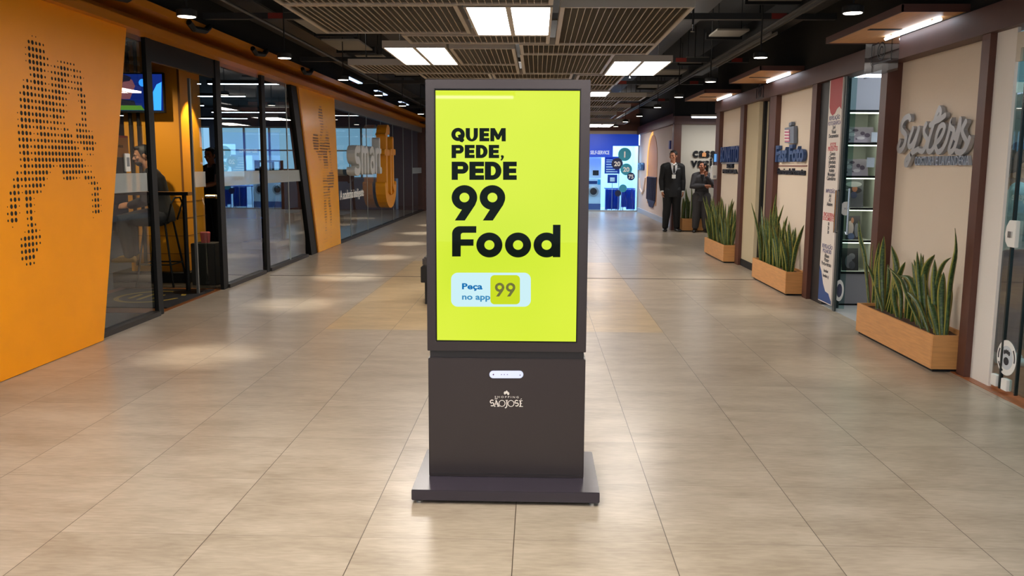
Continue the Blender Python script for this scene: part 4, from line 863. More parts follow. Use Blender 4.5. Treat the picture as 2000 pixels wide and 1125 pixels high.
for k, (cx, cz, r, c, tx, s_, lab) in enumerate(((2.75, 1.81, .21, (48, 150, 170), '1', .26, 'large teal round decal high on the laundry glass'), (2.52, 1.515, .18, (20, 34, 74), '20', .20, 'dark navy round decal reading 20'), (2.81, 1.34, .185, (52, 152, 176), '20', .20, 'teal round decal reading 20'),
                                         (2.965, 1.115, .125, (20, 40, 84), '75', .17, 'small navy round decal reading 75'), (2.72, .74, .125, (52, 150, 180), '', .1, 'plain teal round decal over the blue tables'), (2.565, .58, .10, (24, 36, 72), '', .10, 'smallest navy round decal low on the laundry glass'))):
    t = thing('window_decal', lab, 'decal', (cx, 28.0, cz), 'round decals on the laundry glass')
    MB().prism(fr, arc(cx, cz, r, r, 0, 348, 29), .002+.002*k, .004+.002*k).build('disc', mat('decal_%d' % k, c, .5), t)
    if tx: MB().text((Vector((cx, 27.985, cz-s_*.36)), X_, Z_, -Y_), tx, s_, 0, .002, align='CENTER', bold=.03).build('numerals', WHITEP, t)
struct('wall_end', MB().box((.9, 31.0, 0), (3.4, 31.2, CZ)), mat('laundry_wall', (206, 222, 236), .7), 'pale rear wall of the laundry', 'wall')
struct('wall_left', MB().box((.82, 28.12, 0), (.9, 31.2, CZ)), mat('laundry_wall', (206, 222, 236), .7), 'left side wall of the laundry', 'wall')
struct('wall_right', MB().box((3.34, 28.0, 0), (3.44, 31.2, CZ)), mat('laundry_wall', (206, 222, 236), .7), 'right side wall of the laundry', 'wall')
lamp('AREA', (2.1, 29.3, 3.34), 230, (.62, .85, 1), 2.0, 1.8, name='laundry_light')
tag(MB().box((1.1, 28.4, 3.36), (3.1, 30.2, 3.40)).build('laundry_light_panel', emis('laundry_lens', (190, 225, 255), 2)), 'wide cool light panel under the laundry ceiling', 'ceiling lamp')
WM = mat('washer_white', (220, 232, 240), .3)
for k, (x, lab) in enumerate(((1.66, 'white stacked washer and dryer beside the laundry window'), (.98+.3, 'second white stacked washer partly behind the kiosk'))):
    t = thing('washing_machine', lab, 'washing machine', (x, 28.9, 0), 'stacked washers in the laundry')
    xa, xb = x-.0, x+.36
    if k: xa, xb = .95, 1.6
    else: xa, xb = 1.64, 2.06
    MB().box((xa, 28.6, .0), (xb, 29.3, 1.02)).build('washer_body', WM, t, bevel=.01); MB().box((xa, 28.6, 1.04), (xb, 29.3, 1.72)).build('dryer_body', WM, t, bevel=.01)
    cx = (xa+xb)/2-.03
    dr = MB().lathe((cx, 28.6, .62), [(.17, 0), (.17, -.03), (.13, -.04)], 28, 'Y').build('door_ring', SILVER, t); MB().lathe((cx, 28.565, .62), [(.125, 0), (.1, -.01)], 28, 'Y').build('door_glass', GD, dr)
    MB().box((xa+.02, 28.59, .86), (xb-.12, 28.6, .96)).build('control_panel', NAVYB, t); MB().box((xb-.11, 28.59, .84), (xb-.02, 28.6, 1.0)).build('coin_panel', mat('teal_plate', (60, 170, 200), .4), t)
    MB().box((xa+.15, 28.59, 1.14), (xb-.08, 28.6, 1.3)).build('display', GD, t); MB().box((xa, 28.585, .03), (xb, 28.6, .22)).build('base_vent', mat('vent_blue', (80, 100, 150), .5), t)
for k, (x0, x1) in enumerate(((2.2, 2.66), (2.72, 3.16))):
    t = thing('folding_table', ('left', 'right')[k]+' of two blue cloth covered tables in the laundry', 'table', ((x0+x1)/2, 28.7, 0), 'blue covered tables in the laundry')
    m = MB(); m.box((x0, 28.4, .70), (x1, 29.1, .73)); m.build('tabletop', GB, t)
    m = MB()
    n = 9
    for j in range(n):
        xa = x0+(x1-x0)*j/n; xb = x0+(x1-x0)*(j+1)/n; ym = 28.37-.02*(j % 2)
        zb = .07 if (k == 0 or j > 2) else .14
        m.add([(xa, 28.39, .7), ((xa+xb)/2, ym, .69), (xb, 28.39, .7), (xb, 28.38, zb), ((xa+xb)/2, ym-.03, zb-.03), (xa, 28.38, zb)], [(0, 1, 4, 5), (1, 2, 3, 4)])
    m.build('cloth_skirt', mat('cloth_blue', (18, 62, 168), .6), t)
    for xx in (x0+.05, x1-.05):
        for yy in (28.45, 29.05): MB().tube([(xx, yy, 0), (xx, yy, .7)], .015).build('leg', SILVER, t)
t = thing('price_board', 'blue price board with white lines behind the laundry glass', 'notice board', (2.4, 28.2, 1.4))
MB().tube([(2.6, 28.225, 0), (2.6, 28.225, 1.7)], .01).build('stand_pole', SILVER, t); MB().box((2.14, 28.2, 1.2), (2.62, 28.22, 1.74)).build('board', mat('board_blue', (24, 60, 150), .5), t)
m = MB()
for k, z in enumerate((1.62, 1.56, 1.48, 1.40, 1.32, 1.25)): m.box((2.19, 28.195, z), (2.19+(.2, .3, .16, .22, .28, .36)[k], 28.2, z+.025))
m.build('text_lines', WHITEP, t)
t = thing('framed_notice', 'small blue framed notice under the price board', 'notice', (2.4, 28.2, 1.0))
MB().tube([(2.395, 28.225, 0), (2.395, 28.225, 1.15)], .01).build('stand_pole', SILVER, t); MB().box((2.24, 28.2, .90), (2.55, 28.22, 1.17)).build('frame', mat('board_blue', (24, 60, 150), .5), t); MB().box((2.32, 28.195, .95), (2.47, 28.2, 1.08)).build('sheet', WHITEP, t)

# ================================================================== ceiling
CH = 2.60
def mesh_panel(x0, x1, y0, y1, lab, front=True):
    t = thing('mesh_ceiling_panel', lab, 'ceiling panel', ((x0+x1)/2, (y0+y1)/2, CH), 'mesh ceiling panels')
    fw_ = .035
    m = MB(); m.box((x0, y0, CH), (x0+fw_, y1, CH+.07)); m.box((x1-fw_, y0, CH), (x1, y1, CH+.07)); m.box((x0+fw_, y0, CH), (x1-fw_, y0+fw_, CH+.07)); m.box((x0+fw_, y1-fw_, CH), (x1-fw_, y1, CH+.07)); pf = m.build('panel_frame', FRAMEM, t, bevel=.003)
    m = MB(); n = max(2, int((x1-x0-2*fw_)/.05))
    for k in range(1, n): x = x0+fw_+(x1-x0-2*fw_)*k/n; m.box((x-.0022, y0+fw_, CH+.004), (x+.0022, y1-fw_, CH+.022))
    m.build('long_fins', MESHM, pf)
    m = MB(); n = max(2, int((y1-y0-2*fw_)/.021))
    for k in range(1, n): y = y0+fw_+(y1-y0-2*fw_)*k/n; m.add([(x0+fw_, y-.003, CH+.010), (x1-fw_, y-.003, CH+.010), (x1-fw_, y+.006, CH+.016), (x0+fw_, y+.006, CH+.016)], [(0, 1, 2, 3)])
    m.build('cross_fins', MESHD, pf)
    for x in (x0+.1, x1-.1):
        for y in (y0+.1, y1-.1): pass
    MB().tube([(x0+.12, (y0+y1)/2, CH+.05), (x0+.12, (y0+y1)/2, CZ)], .004, 5).build('hanger', CHROME, t); MB().tube([(x1-.12, (y0+y1)/2, CH+.05), (x1-.12, (y0+y1)/2, CZ)], .004, 5).build('hanger', CHROME, t)
PAN = [(-1.89, .10, 5.35, 6.545, 'mesh panel at the top left edge of the photo'), (-1.89, -.60, 6.56, 7.93, 'large left mesh panel beside the nearest pair of light panels'), (-1.24, .10, 8.05, 8.58, 'narrow mesh strip just beyond the nearest light panels'),
       (.155, 1.14, 6.62, 8.62, 'large right mesh panel beside the nearest light panels'), (-.19, 1.14, 8.64, 9.38, 'narrow mesh strip beyond the large right panel'),
       (-.90, -.24, 8.93, 10.36, 'small mesh panel right of the left pair of light panels'), (-2.23, -.24, 10.37, 11.33, 'wide left mesh strip beyond the left light pair'), (-.20, .80, 9.40, 11.33, 'square mesh panel above the kiosk between two light pairs'),
       (-1.54, -.62, 11.35, 12.0, 'mesh strip left above the kiosk top'), (-.60, .44, 11.35, 12.0, 'mesh strip directly above the kiosk top'), (.50, 1.12, 11.5, 12.85, 'mesh panel right of the kiosk top under the right light pair'), (.50, 1.10, 12.87, 13.8, 'second mesh panel right of the kiosk top'),
       (.80, 1.82, 15.0, 15.95, 'mesh panel with free right edge beyond the small light'), (.80, 1.48, 16.0, 17.45, 'narrow mesh panel fifth in depth right of the kiosk'), (.9, 1.84, 17.7, 19.1, 'mesh panel with free right edge sixth in depth'),
       (.9, 1.80, 20.4, 21.8, 'mesh panel seventh in depth right of the kiosk'), (1.1, 2.42, 23.5, 24.9, 'farthest mesh panel before the laundry')]
for p in PAN: mesh_panel(*p)
def light_pair(x0, x1, y0, y1, lab, single=False):
    t = thing('light_panel_fixture', lab, 'ceiling light', ((x0+x1)/2, (y0+y1)/2, CH), 'rectangular light panel fixtures')
    m = MB(); f = .02; xs = [x0, x1] if single else [x0, (x0+x1)/2, x1]
    for i in range(len(xs)-1):
        a, b = xs[i], xs[i+1]
        m.box((a, y0, CH), (a+f, y1, CH+.07)); m.box((b-f, y0, CH), (b, y1, CH+.07)); m.box((a+f, y0, CH), (b-f, y0+f, CH+.07)); m.box((a+f, y1-f, CH), (b-f, y1, CH+.07))
    ff = m.build('fixture_frame', FRAMEM, t)
    for x in (x0+.06, x1-.06): MB().tube([(x, (y0+y1)/2, CH+.05), (x, (y0+y1)/2, CZ)], .004, 5).build('hanger', CHROME, t)
    for i in range(len(xs)-1): MB().box((xs[i]+f, y0+f, CH+.006), (xs[i+1]-f, y1-f, CH+.02)).build('diffuser', LIGHT, ff)
light_pair(-.56, .10, 6.62, 8.03, 'nearest pair of bright light panels at the top centre')
light_pair(-1.56, -.92, 8.86, 10.36, 'pair of bright light panels on the left above the kiosk')
light_pair(.83, 1.49, 9.98, 11.5, 'pair of bright light panels on the right above the kiosk')
light_pair(.5, 1.14, 14.05, 14.97, 'small bright light panel right of the kiosk top')
light_pair(1.45, 2.16, 25.0, 26.8, 'farthest pair of light panels before the laundry')
# the same grid goes on over the camera, with pairs added for light
for x0, x1, y0, y1, lab in ((-.9, -.2, 3.2, 4.6, 'light pair over the kiosk, above the frame'), (.1, .8, 1.9, 3.3, 'added unseen light pair just in front of the camera'), (-1.6, -.9, .2, 1.6, 'light pair over the camera on the left'), (.1, .8, -2.4, -1.0, 'light pair behind the camera'), (-1.6, -.9, -5, -3.6, 'last light pair behind the camera'), (-2.5, -2.0, 3.4, 4.6, 'added unseen light pair above the frame near the yellow panel'),  # front pair and yellow panel pair are added unseen, to brighten floor and panel
    (-.9, -.2, 13.2, 14.6, 'added light pair hidden behind the kiosk, nearest'), (-.8, -.1, 17.6, 19.2, 'added light pair hidden behind the kiosk, middle'), (-.8, -.1, 22.0, 23.6, 'added light pair hidden behind the kiosk, farthest')): light_pair(x0, x1, y0, y1, lab)  # pairs behind the kiosk are added out of sight, to brighten the far corridor
for x0, x1, y0, y1, lab in ((.5, 1.5, 4.0, 6.0, 'mesh panel above the frame to the right'), (-1.9, -.95, 3.2, 5.2, 'mesh panel above the frame to the left')): mesh_panel(x0, x1, y0, y1, lab)
# downlights
def downlight(x, y, lab):
    t = thing('downlight', lab, 'downlight', (x, y, 2.5), 'round downlights along both sides')
    m = MB(); m.lathe((x, y, 2.5), [(.064, .004), (.070, 0), (.072, .004), (.072, .045), (.03, .06)], 24); can = m.build('can', BLACKMATT, t, smooth=False)
    MB().lathe((x, y, 2.5), [(.062, -.001), (.062, .003)], 24).build('lens', DOWN, can)
    MB().tube([(x, y, 2.555), (x, y, CZ)], .007, 6).build('stem', BLACKMATT, t)
    lamp('SPOT', (x, y, 2.494), (230 if y < 10 else 320) if x < 0 else 80, (1, .93, .80), .05, spot=math.radians(27), blend=1.0, name='downlight_beam', parent=t)
nm = ('nearest', 'second', 'third', 'fourth', 'fifth', 'sixth', 'seventh', 'farthest')
for k, y in enumerate((6.44, 8.9, 11.15, 13.6, 16.0, 18.5, 21.0, 23.5)):
    downlight(-2.55 if k < 2 else -2.46, y, nm[k]+' round downlight in the left row')
    downlight(2.16 if k < 6 else 2.1, (6.27, 8.78, 11.26, 13.75, 16.15, 19.0, 21.4, 24.0)[k], nm[k]+' round downlight in the right row')
for y in (2.6, .6): downlight(-2.55, y, 'left row downlight above the frame at %s' % ('the near side' if y > 2 else 'the camera')); downlight(2.16, y-.1, 'right row downlight above the frame at %s' % ('the near side' if y > 2 else 'the camera'))
# dark services
for k, (y, reds) in enumerate(((9.04, (-2.66, 2.38)), (12.67, (2.0, 2.78)), (16.05, (-3.3, 1.5, 2.78)), (20.19, (2.78,)), (22.8, (1.6,)))):
    t = thing('cable_rail', nm[k]+' dark cross rail with red tags under the slab', 'rail', (0, y, 2.92), 'dark cross rails under the slab')
    m = MB(); m.box((-3.4, y-.04, 2.90), (2.95, y+.04, 2.96)); m.build('rail_body', mat('rail_dark', (30, 29, 29), .6), t)
    for x in reds: MB().box((x-.075, y-.045, 2.903), (x+.075, y+.045, 2.957)).build('red_tag', mat('red_tag', (120, 30, 20), .7), t, label='red tag on the rail')
    for x in (-2.45, 0, 2.2): MB().tube([(x, y, 2.96), (x, y, CZ)], .006, 5).build('hanger', BLACKM, t)
for k, (x0, x1, y0, y1, z) in enumerate(((-2.62, -2.18, 9.15, 10.5, 2.97), (-2.70, -2.24, 11.05, 12.0, 2.97), (-2.65, -2.25, 12.8, 13.6, 3.0), (2.1, 2.42, 12.75, 13.4, 2.97), (1.95, 2.35, 14.2, 14.9, 2.95), (2.05, 2.42, 10.4, 10.9, 3.0), (1.95, 2.4, 16.5, 17.6, 2.97), (2.0, 2.5, 8.2, 8.7, 3.02), (1.9, 2.5, 18.6, 19.6, 2.95), (-2.5, -2.1, 14.5, 15.6, 3.0))):
    t = thing('acoustic_baffle', ('grey baffle panel left of the big mesh panel', 'grey baffle behind the first on the left', 'third grey baffle on the left', 'grey baffle right of the right light pair', 'grey baffle beyond the right light pair', 'grey baffle right above the light pair', 'grey baffle over the right walkway', 'grey baffle at the upper right', 'far grey baffle on the right', 'far grey baffle on the left')[k], 'baffle', ((x0+x1)/2, y0, z), 'grey baffles under the slab')
    MB().box((x0, y0, z), (x1, y1, z+.02)).build('board', BAFFLE, t); m = MB(); m.box((x0-.03, y1, z-.03), (x1+.03, y1+.04, z+.05)); m.build('carrier', BLACKM, t)
    for x in (x0+.05, x1-.05): MB().tube([(x, y0+.2, z+.02), (x, y0+.2, CZ)], .004, 5).build('hanger', BLACKM, t)
for k, (x, y0, y1, z, wx_, hz, lab) in enumerate(((-3.05, 4, 27, 3.05, .22, .16, 'long black duct above the left downlights'), (-1.9, 8.8, 27, 3.12, .14, .12, 'black duct left of the mesh panels'), (1.75, 4, 27, 3.15, .15, .12, 'black duct right of the mesh panels'), (2.62, 4, 15, 2.95, .12, .10, 'black duct above the right canopy boards'))):
    tag(MB().box((x-wx_, y0, z), (x+wx_, y1, z+2*hz)).build('air_duct', DUCT, bevel=.01), lab, 'duct')
for k, (x, z) in enumerate(((-2.75, 2.86), (2.45, 2.88), (2.30, 2.83), (1.3, 2.95))):
    tag(MB().tube([(x, 4, z), (x, 27, z)], .018, 6).build('pipe', mat('pipe_dark', (26, 25, 24), .5)), 'thin dark pipe running along the ceiling, '+('left side', 'rightmost', 'second from the right', 'beside the right mesh panels')[k], 'pipe')
for k, (p, q) in enumerate((((2.35, 9.2, 2.78), (2.6, 12.2, 2.78)), ((2.05, 13.6, 2.75), (2.25, 16.0, 2.75)))):
    m = MB()
    for s_ in (0, .06): m.box((p[0]+s_, p[1], p[2]), (p[0]+s_+.015, q[1], p[2]+.03))
    tag(m.build('double_track', mat('track_grey', (96, 94, 92), .5)), ('double grey lighting track at the upper right', 'double lighting track further back on the right')[k], 'track')
for k, (x, y) in enumerate(((1.171, 7.59), (1.174, 11.53))):
    t = thing('sprinkler', ('nearer sprinkler head right of the big mesh panel', 'farther sprinkler head under the right light pair')[k], 'sprinkler', (x+.12*(1-k), y, 2.6), 'sprinkler heads')
    xx = x+.12*(1-k)
    m = MB(); m.lathe((xx, y, 2.6), [(.004, -.03), (.018, -.03), (.018, -.026), (.005, -.02), (.005, 0), (.011, .0), (.011, .03)], 12); m.build('head', CHROME, t); MB().tube([(xx, y, 2.63), (xx, y, CZ)], .009, 6).build('drop_pipe', mat('pipe_dark', (26, 25, 24), .5), t)
# linear lamps along the left beam beyond the narrow panel
for k, y in enumerate((14.6, 17.2, 20.2)):
    t = thing('linear_wall_lamp', nm[k]+' cool linear lamp above the yellow beam', 'linear lamp', (-3.2, y, 2.86), 'cool linear lamps above the yellow beam')
    MB().box((-3.20, y, 2.865), (-3.12, y+1.1, 2.88)).build('diffuser', emis('led_dim', (190, 215, 255), 2.2), t); MB().box((-3.22, y-.05, 2.88), (-3.10, y+1.15, 2.92)).build('housing', BLACKM, t)
for k, y in enumerate((7.0, 8.7, 10.6, 12.8)):
    t = thing('beam_bracket', nm[k]+' black clamp bracket on the yellow beam top', 'bracket', (-3.4, y, 2.82), 'black clamps on the yellow beam')
    m = MB(); m.tube([(-3.38, y-.12, 2.80), (-3.38, y, 2.755), (-3.38, y+.3, 2.78), (-3.38, y+.42, 2.84)], .03, 8); m.build('clamp', BLACKM, t)
# tube lamp behind the camera that the kiosk glass mirrors
t = thing('linear_ceiling_lamp', 'white tube lamp behind the camera mirrored on the kiosk glass', 'ceiling lamp', (-1.05, -6.6, 2.6))
MB().box((-1.66, -6.63, 2.50), (-.4, -6.57, 2.54)).build('diffuser', LED, t); MB().box((-1.69, -6.65, 2.54), (-.37, -6.55, 2.60)).build('housing', BLACKM, t)
for x in (-1.5, -.6): MB().tube([(x, -6.6, 2.60), (x, -6.6, CZ)], .008, 5).build('hanger', BLACKM, t)
# ================================================================== planters and snake plants
def planter(x0, x1, y0, y1, h, lab, grp=None):
    t = thing('planter_box', lab, 'planter', ((x0+x1)/2, (y0+y1)/2, 0), 'pale wood planter boxes')
    m = MB(); w_ = .018
    m.box((x0, y0, .022), (x1, y0+w_, h)); m.box((x0, y1-w_, .022), (x1, y1, h)); m.box((x0, y0+w_, .022), (x0+w_, y1-w_, h)); m.box((x1-w_, y0+w_, .022), (x1, y1-w_, h)); m.build('box_sides', WOOD, t, bevel=.0015)
    MB().box((x0+.02, y0+.02, 0), (x1-.02, y1-.02, .024)).build('recessed_base', BLACKMATT, t)
    m = MB(); rnd = random.Random(5); nx, ny = 5, 24
    vs = [(x0+w_+(x1-x0-2*w_)*i/nx, y0+w_+(y1-y0-2*w_)*j/ny, h-.03+rnd.uniform(-.008, .010)) for j in range(ny+1) for i in range(nx+1)]
    m.add(vs, [(j*(nx+1)+i, j*(nx+1)+i+1, (j+1)*(nx+1)+i+1, (j+1)*(nx+1)+i) for j in range(ny) for i in range(nx)]); m.build('soil', SOIL, t, smooth=True)
    return t
planter(2.825, 3.11, 6.17, 7.66, .268, 'nearest pale wood planter under the silver script sign')
planter(2.82, 3.045, 9.86, 11.42, .272, 'middle pale wood planter under the photo shop name')
planter(2.82, 3.045, 13.2, 14.72, .272, 'farthest pale wood planter of the shop row')
planter(3.25, 4.06, 19.62, 19.92, .29, 'pale wood planter behind the woman at the recess wall')
def leaf(m, pts, wd, face, twist=0.0, seg=11):
    P = cr3(pts, max(2, seg//max(1, (len(pts)-1)))); n = len(P)
    for i, p in enumerate(P):
        t = i/(n-1); T = (P[min(n-1, i+1)]-P[max(0, i-1)]).normalized()
        S = T.cross(face); S = S.normalized() if S.length > 1e-4 else X_
        a = twist*t; Nn = T.cross(S).normalized(); S = S*math.cos(a)+Nn*math.sin(a); Nn = T.cross(S).normalized()
        prof = wd*(.55+.6*t if t < .5 else 1.0)*1
        if t < .5: prof = wd*(.62+.76*t)
        if t > .55: prof = wd*max(.03, 1-((t-.55)/.45)**1.7)
        c = prof*.16
        row = [p-S*prof/2+Nn*c, p-S*prof*.17, p+S*prof*.17, p+S*prof/2+Nn*c, p+S*prof*.17+Nn*.003, p-S*prof*.17+Nn*.003]
        m.v += [tuple(v) for v in row]; m.uv += [(0, t), (.33, t), (.67, t), (1, t), (.67, t), (.33, t)]
    b = len(m.v)-6*n
    for i in range(n-1):
        for k in range(6):
            k2 = (k+1) % 6; m.f.append((b+i*6+k, b+i*6+k2, b+(i+1)*6+k2, b+(i+1)*6+k))
def cr3(pts, n=5):
    P = [Vector(p) for p in pts]; out = []
    for i in range(len(P)-1):
        p0 = P[max(0, i-1)]; p1 = P[i]; p2 = P[i+1]; p3 = P[min(len(P)-1, i+2)]
        for k in range(n):
            s_ = k/n; out.append(.5*((2*p1)+(p2-p0)*s_+(2*p0-5*p1+4*p2-p3)*s_*s_+(-p0+3*p1-3*p2+p3)*s_**3))
    out.append(P[-1]); return out
rnd = random.Random(11)
def plant_obj(m, loc, lab, grp):
    o = m.mesh('snake_plant', LEAF, True)
    for v in o.vertices: v.co -= Vector(loc)
    ob = bpy.data.objects.new('snake_plant', o); COL.objects.link(ob); ob.location = loc
    return tag(ob, lab, 'plant', grp)
# the nearest planter, leaf by leaf (outline read off as heights above the soil along the box)
Z1 = [([(125,630),(95,340),(65,215),(55,100)],.040,0,.30),([(165,640),(148,420),(150,240)],.035,0,.4),([(150,640),(170,420),(190,235)],.045,.3,.3),([(215,650),(205,420),(220,200)],.062,.2,.2),([(180,650),(178,480),(190,310)],.055,0,0),
      ([(212,660),(160,500),(105,370)],.030,.5,-.1),([(215,655),(160,520),(118,440)],.028,0,.6),([(270,690),(300,420),(268,262)],.052,.5,.2),([(240,650),(290,480),(300,340)],.050,0,.5),([(250,670),(310,480),(358,368)],.045,.2,.2),
      ([(232,640),(250,480),(245,380)],.036,0,.7),([(330,715),(325,560),(262,410)],.040,.3,-.2),([(470,760),(370,590),(330,480),(240,400)],.030,.9,-.4),([(290,690),(300,560),(340,455)],.045,.2,.3),([(400,730),(430,560),(400,370)],.045,0,.3),([(470,760),(450,520),(434,300)],.045,.4,0),
      ([(490,772),(470,520),(457,312)],.048,-.3,.2),([(400,730),(450,520),(476,322)],.045,.2,.5),([(492,770),(450,520),(414,352)],.045,.5,.2),([(485,765),(485,450),(548,322)],.058,.5,.4),([(560,790),(550,560),(548,352)],.058,.2,.1),([(545,790),(560,520),(600,390),(655,340)],.032,.6,.2),
      ([(600,800),(590,600),(605,435)],.060,0,0),([(625,803),(650,520),(690,300),(680,150)],.048,1.4,-.1),([(575,803),(540,700),(503,580)],.062,.2,-.2),([(580,790),(585,600),(590,442)],.045,0,.6),([(360,720),(370,560),(345,470)],.05,0,.4),([(510,780),(440,640),(350,545)],.038,.5,-.3),
      ([(480,770),(400,500),(325,455)],.048,1.2,.1),([(380,725),(395,620),(420,430)],.05,.2,.5),([(310,700),(285,600),(280,500)],.05,.1,.1),([(540,790),(500,650),(490,480)],.05,.2,.5),([(620,800),(640,640),(655,520)],.042,0,.2),([(440,750),(420,650),(400,520)],.05,0,.0)]
groups = [[] for _ in range(5)]
for pts, wd, tw, dz in Z1:
    X = 2.95+dz*.09; base = on_x(1660+pts[0][0]/3.308, 400+pts[0][1]/3.308, X); base.z = .235
    P = [base]+[on_x(1660+a/3.308, 400+b/3.308, X) for a, b in pts[1:]]
    k = min(4, max(0, int((7.6-base.y)/.29)))
    groups[k].append((P, wd, tw))
nmz = ('far left end', 'second from the far end', 'middle', 'second from the near end', 'near right end')
for k, g in enumerate(groups):
    m = MB()
    for P, wd, tw in g: leaf(m, P, wd, Vector((-.5+rnd.uniform(-.4, .4), -.85, 0)).normalized(), tw, 12)
    if g: plant_obj(m, tuple(g[0][0][0]), 'tall snake plant at the %s of the nearest planter' % nmz[k], 'snake plants in the nearest planter')
def random_plant(c, n, h0, h1, spread, lab, grp, rn, lean=.26):
    m = MB()
    for k in range(n):
        a = rn.uniform(0, 2*PI); r = rn.uniform(0, spread); b = Vector((c[0]+math.cos(a)*r*.6, c[1]+math.sin(a)*r, c[2])); h = rn.uniform(h0, h1)
        ln = rn.uniform(-.02, lean)*(h/.5)+r*.6; d = Vector((math.cos(a)*.5, math.sin(a), 0))*ln
        mid = b+Vector((0, 0, h*.5))+d*.35+Vector((0, rn.uniform(-.03, .03), 0)); tip = b+Vector((0, 0, h))+d
        if tip.x > 3.01: tip.x = 3.01-rn.uniform(0, .04)
        if mid.x > 3.01: mid.x = 3.0
        leaf(m, [b, mid, tip], rn.uniform(.038, .062), Vector((rn.uniform(-1, .1), -1, 0)).normalized(), rn.uniform(-.9, .9), 10)
    return plant_obj(m, c, lab, grp)
rn = random.Random(21)
hs2 = [(.20, .58), (.16, .50), (.22, .62), (.28, .74), (.28, .62), (.28, .92)]
for k in range(6): random_plant((2.93, 10.05+k*.235, .245), 9, hs2[k][0], hs2[k][1], .13, 'snake plant number %s from the near end of the middle planter' % ('one', 'two', 'three', 'four', 'five', 'six')[k], 'snake plants in the middle planter', rn)
for k in range(6): random_plant((2.93, 13.38+k*.23, .245), 10, .26, .74, .13, 'snake plant number %s from the near end of the farthest planter' % ('one', 'two', 'three', 'four', 'five', 'six')[k], 'snake plants in the farthest planter', rn)
for k in range(3):
    c = (3.36+k*.28, 19.77, .26); m = MB()
    for j in range(8):
        x = c[0]+rn.uniform(-.10, .12); h = rn.uniform(.35, .6)+(.25 if (k == 0 and j < 2) else 0); b = Vector((x, 19.77+rn.uniform(-.06, .06), .26))
        leaf(m, [b, b+Vector((rn.uniform(-.03, .03), 0, h*.5)), b+Vector((rn.uniform(-.08, .08), 0, h))], .06, Vector((rn.uniform(-.4, .4), -1, 0)).normalized(), rn.uniform(-.6, .6), 9)
    plant_obj(m, c, ('snake plant between the man and the woman', 'snake plant hidden behind the woman', 'snake plant right of the woman')[k], 'snake plants in the recess planter')

# ================================================================== bench behind the kiosk
t = thing('bench', 'dark upholstered bench half hidden behind the kiosk', 'bench', (-.4, 9.2, 0))
MB().box((-1.19, 8.95, .40), (.42, 9.45, .50)).build('cushion', mat('bench_leather', (66, 60, 58), .5), t, bevel=.02)
MB().box((-1.205, 8.94, .235), (.44, 9.46, .40)).build('seat_frame', BLACKMATT, t, bevel=.004)
for x in (-1.17, .36):
    for y in (9.0, 9.36): MB().box((x, y, 0), (x+.06, y+.06, .235)).build('leg', BLACKMATT, t)

# ================================================================== kiosk
t = thing('advertising_kiosk', 'dark grey freestanding digital advertising kiosk with lime green screen', 'kiosk', (-.128, 3.85, 0))
KY = 3.752; KL, KR = -.477, .2185; KD = 3.98
MB().box((-.532, 3.582, .014), (.2795, 4.125, .062)).build('base_plate', KIOSKB, t, bevel=.003)
m = MB()
for x in (-.50, .25):
    for y in (3.62, 4.09): m.lathe((x, y, 0), [(.022, 0), (.022, .006), (.012, .008), (.012, .015)], 14)
m.build('levelling_feet', CHROME, t, label='small chrome levelling feet')
cab = MB().box((KL+.001, KY, .062), (KR, KD, .606)).build('lower_cabinet', KIOSK, t, bevel=.003)
MB().box((KL+.008, KY+.012, .606), (KR-.008, KD-.01, .638)).build('neck', mat('kiosk_neck', (44, 40, 42), .4), t)
m = MB(); sl, sr, sb, st = -.437, .175, .684, 1.763
o_ = [(KL-.002, .638), (KR+.001, .638), (KR+.001, 1.808), (KL-.002, 1.808)]; i_ = [(sl-.004, sb-.004), (sr+.004, sb-.004), (sr+.004, st+.006), (sl-.004, st+.006)]
m.ring2(FC(KY), o_, i_, -.02, 0); m.box((KL-.002, KY+.02, .638), (KR+.001, KD, 1.808)); m.build('screen_housing', KIOSK, t, bevel=.002)
m = MB(); m.ring2(FC(KY+.004), i_, [(sl, sb), (sr, sb), (sr, st), (sl, st)], -.012, 0); m.build('screen_bezel', BLACKM, t)
SCR = bpy.data.materials.new('screen_lime'); SCR.use_nodes = True; nt = SCR.node_tree; b = nt.nodes['Principled BSDF']
tc = nt.nodes.new('ShaderNodeTexCoord'); g = nt.nodes.new('ShaderNodeTexNoise'); g.inputs['Scale'].default_value = 1.3
nt.links.new(tc.outputs['Object'], g.inputs['Vector']); r_ = nt.nodes.new('ShaderNodeValToRGB'); r_.color_ramp.elements[0].position = .35; r_.color_ramp.elements[1].position = .65
r_.color_ramp.elements[0].color = rgb(210, 236, 36); r_.color_ramp.elements[1].color = rgb(226, 244, 56); nt.links.new(g.outputs['Fac'], r_.inputs[0]); nt.links.new(r_.outputs[0], b.inputs['Emission Color'])
b.inputs['Emission Strength'].default_value = .97; b.inputs['Base Color'].default_value = (.01, .01, .01, 1); b.inputs['Roughness'].default_value = .02
SY0 = KY+.012
scr = MB().box((sl, SY0, sb), (sr, SY0+.004, st)).build('lcd_screen', SCR, t, label='lit lime green screen')
INK = mat('screen_black', (10, 18, 10), .05, spec=.15)
SPX = lambda x, y: (lambda p: (p.x, p.z))(on_y(x, y, SY0))
FS = FC(SY0)
LAY = [0]
def sp(m, pts): LAY[0] += 1; e = .0002+.00001*(LAY[0] % 40); m.prism(FS, [SPX(*p) for p in pts], 0, e)
def sring(m, o, i): LAY[0] += 1; e = .0002+.00001*(LAY[0] % 40); m.ring2(FS, [SPX(*p) for p in o], [SPX(*p) for p in i], 0, e)
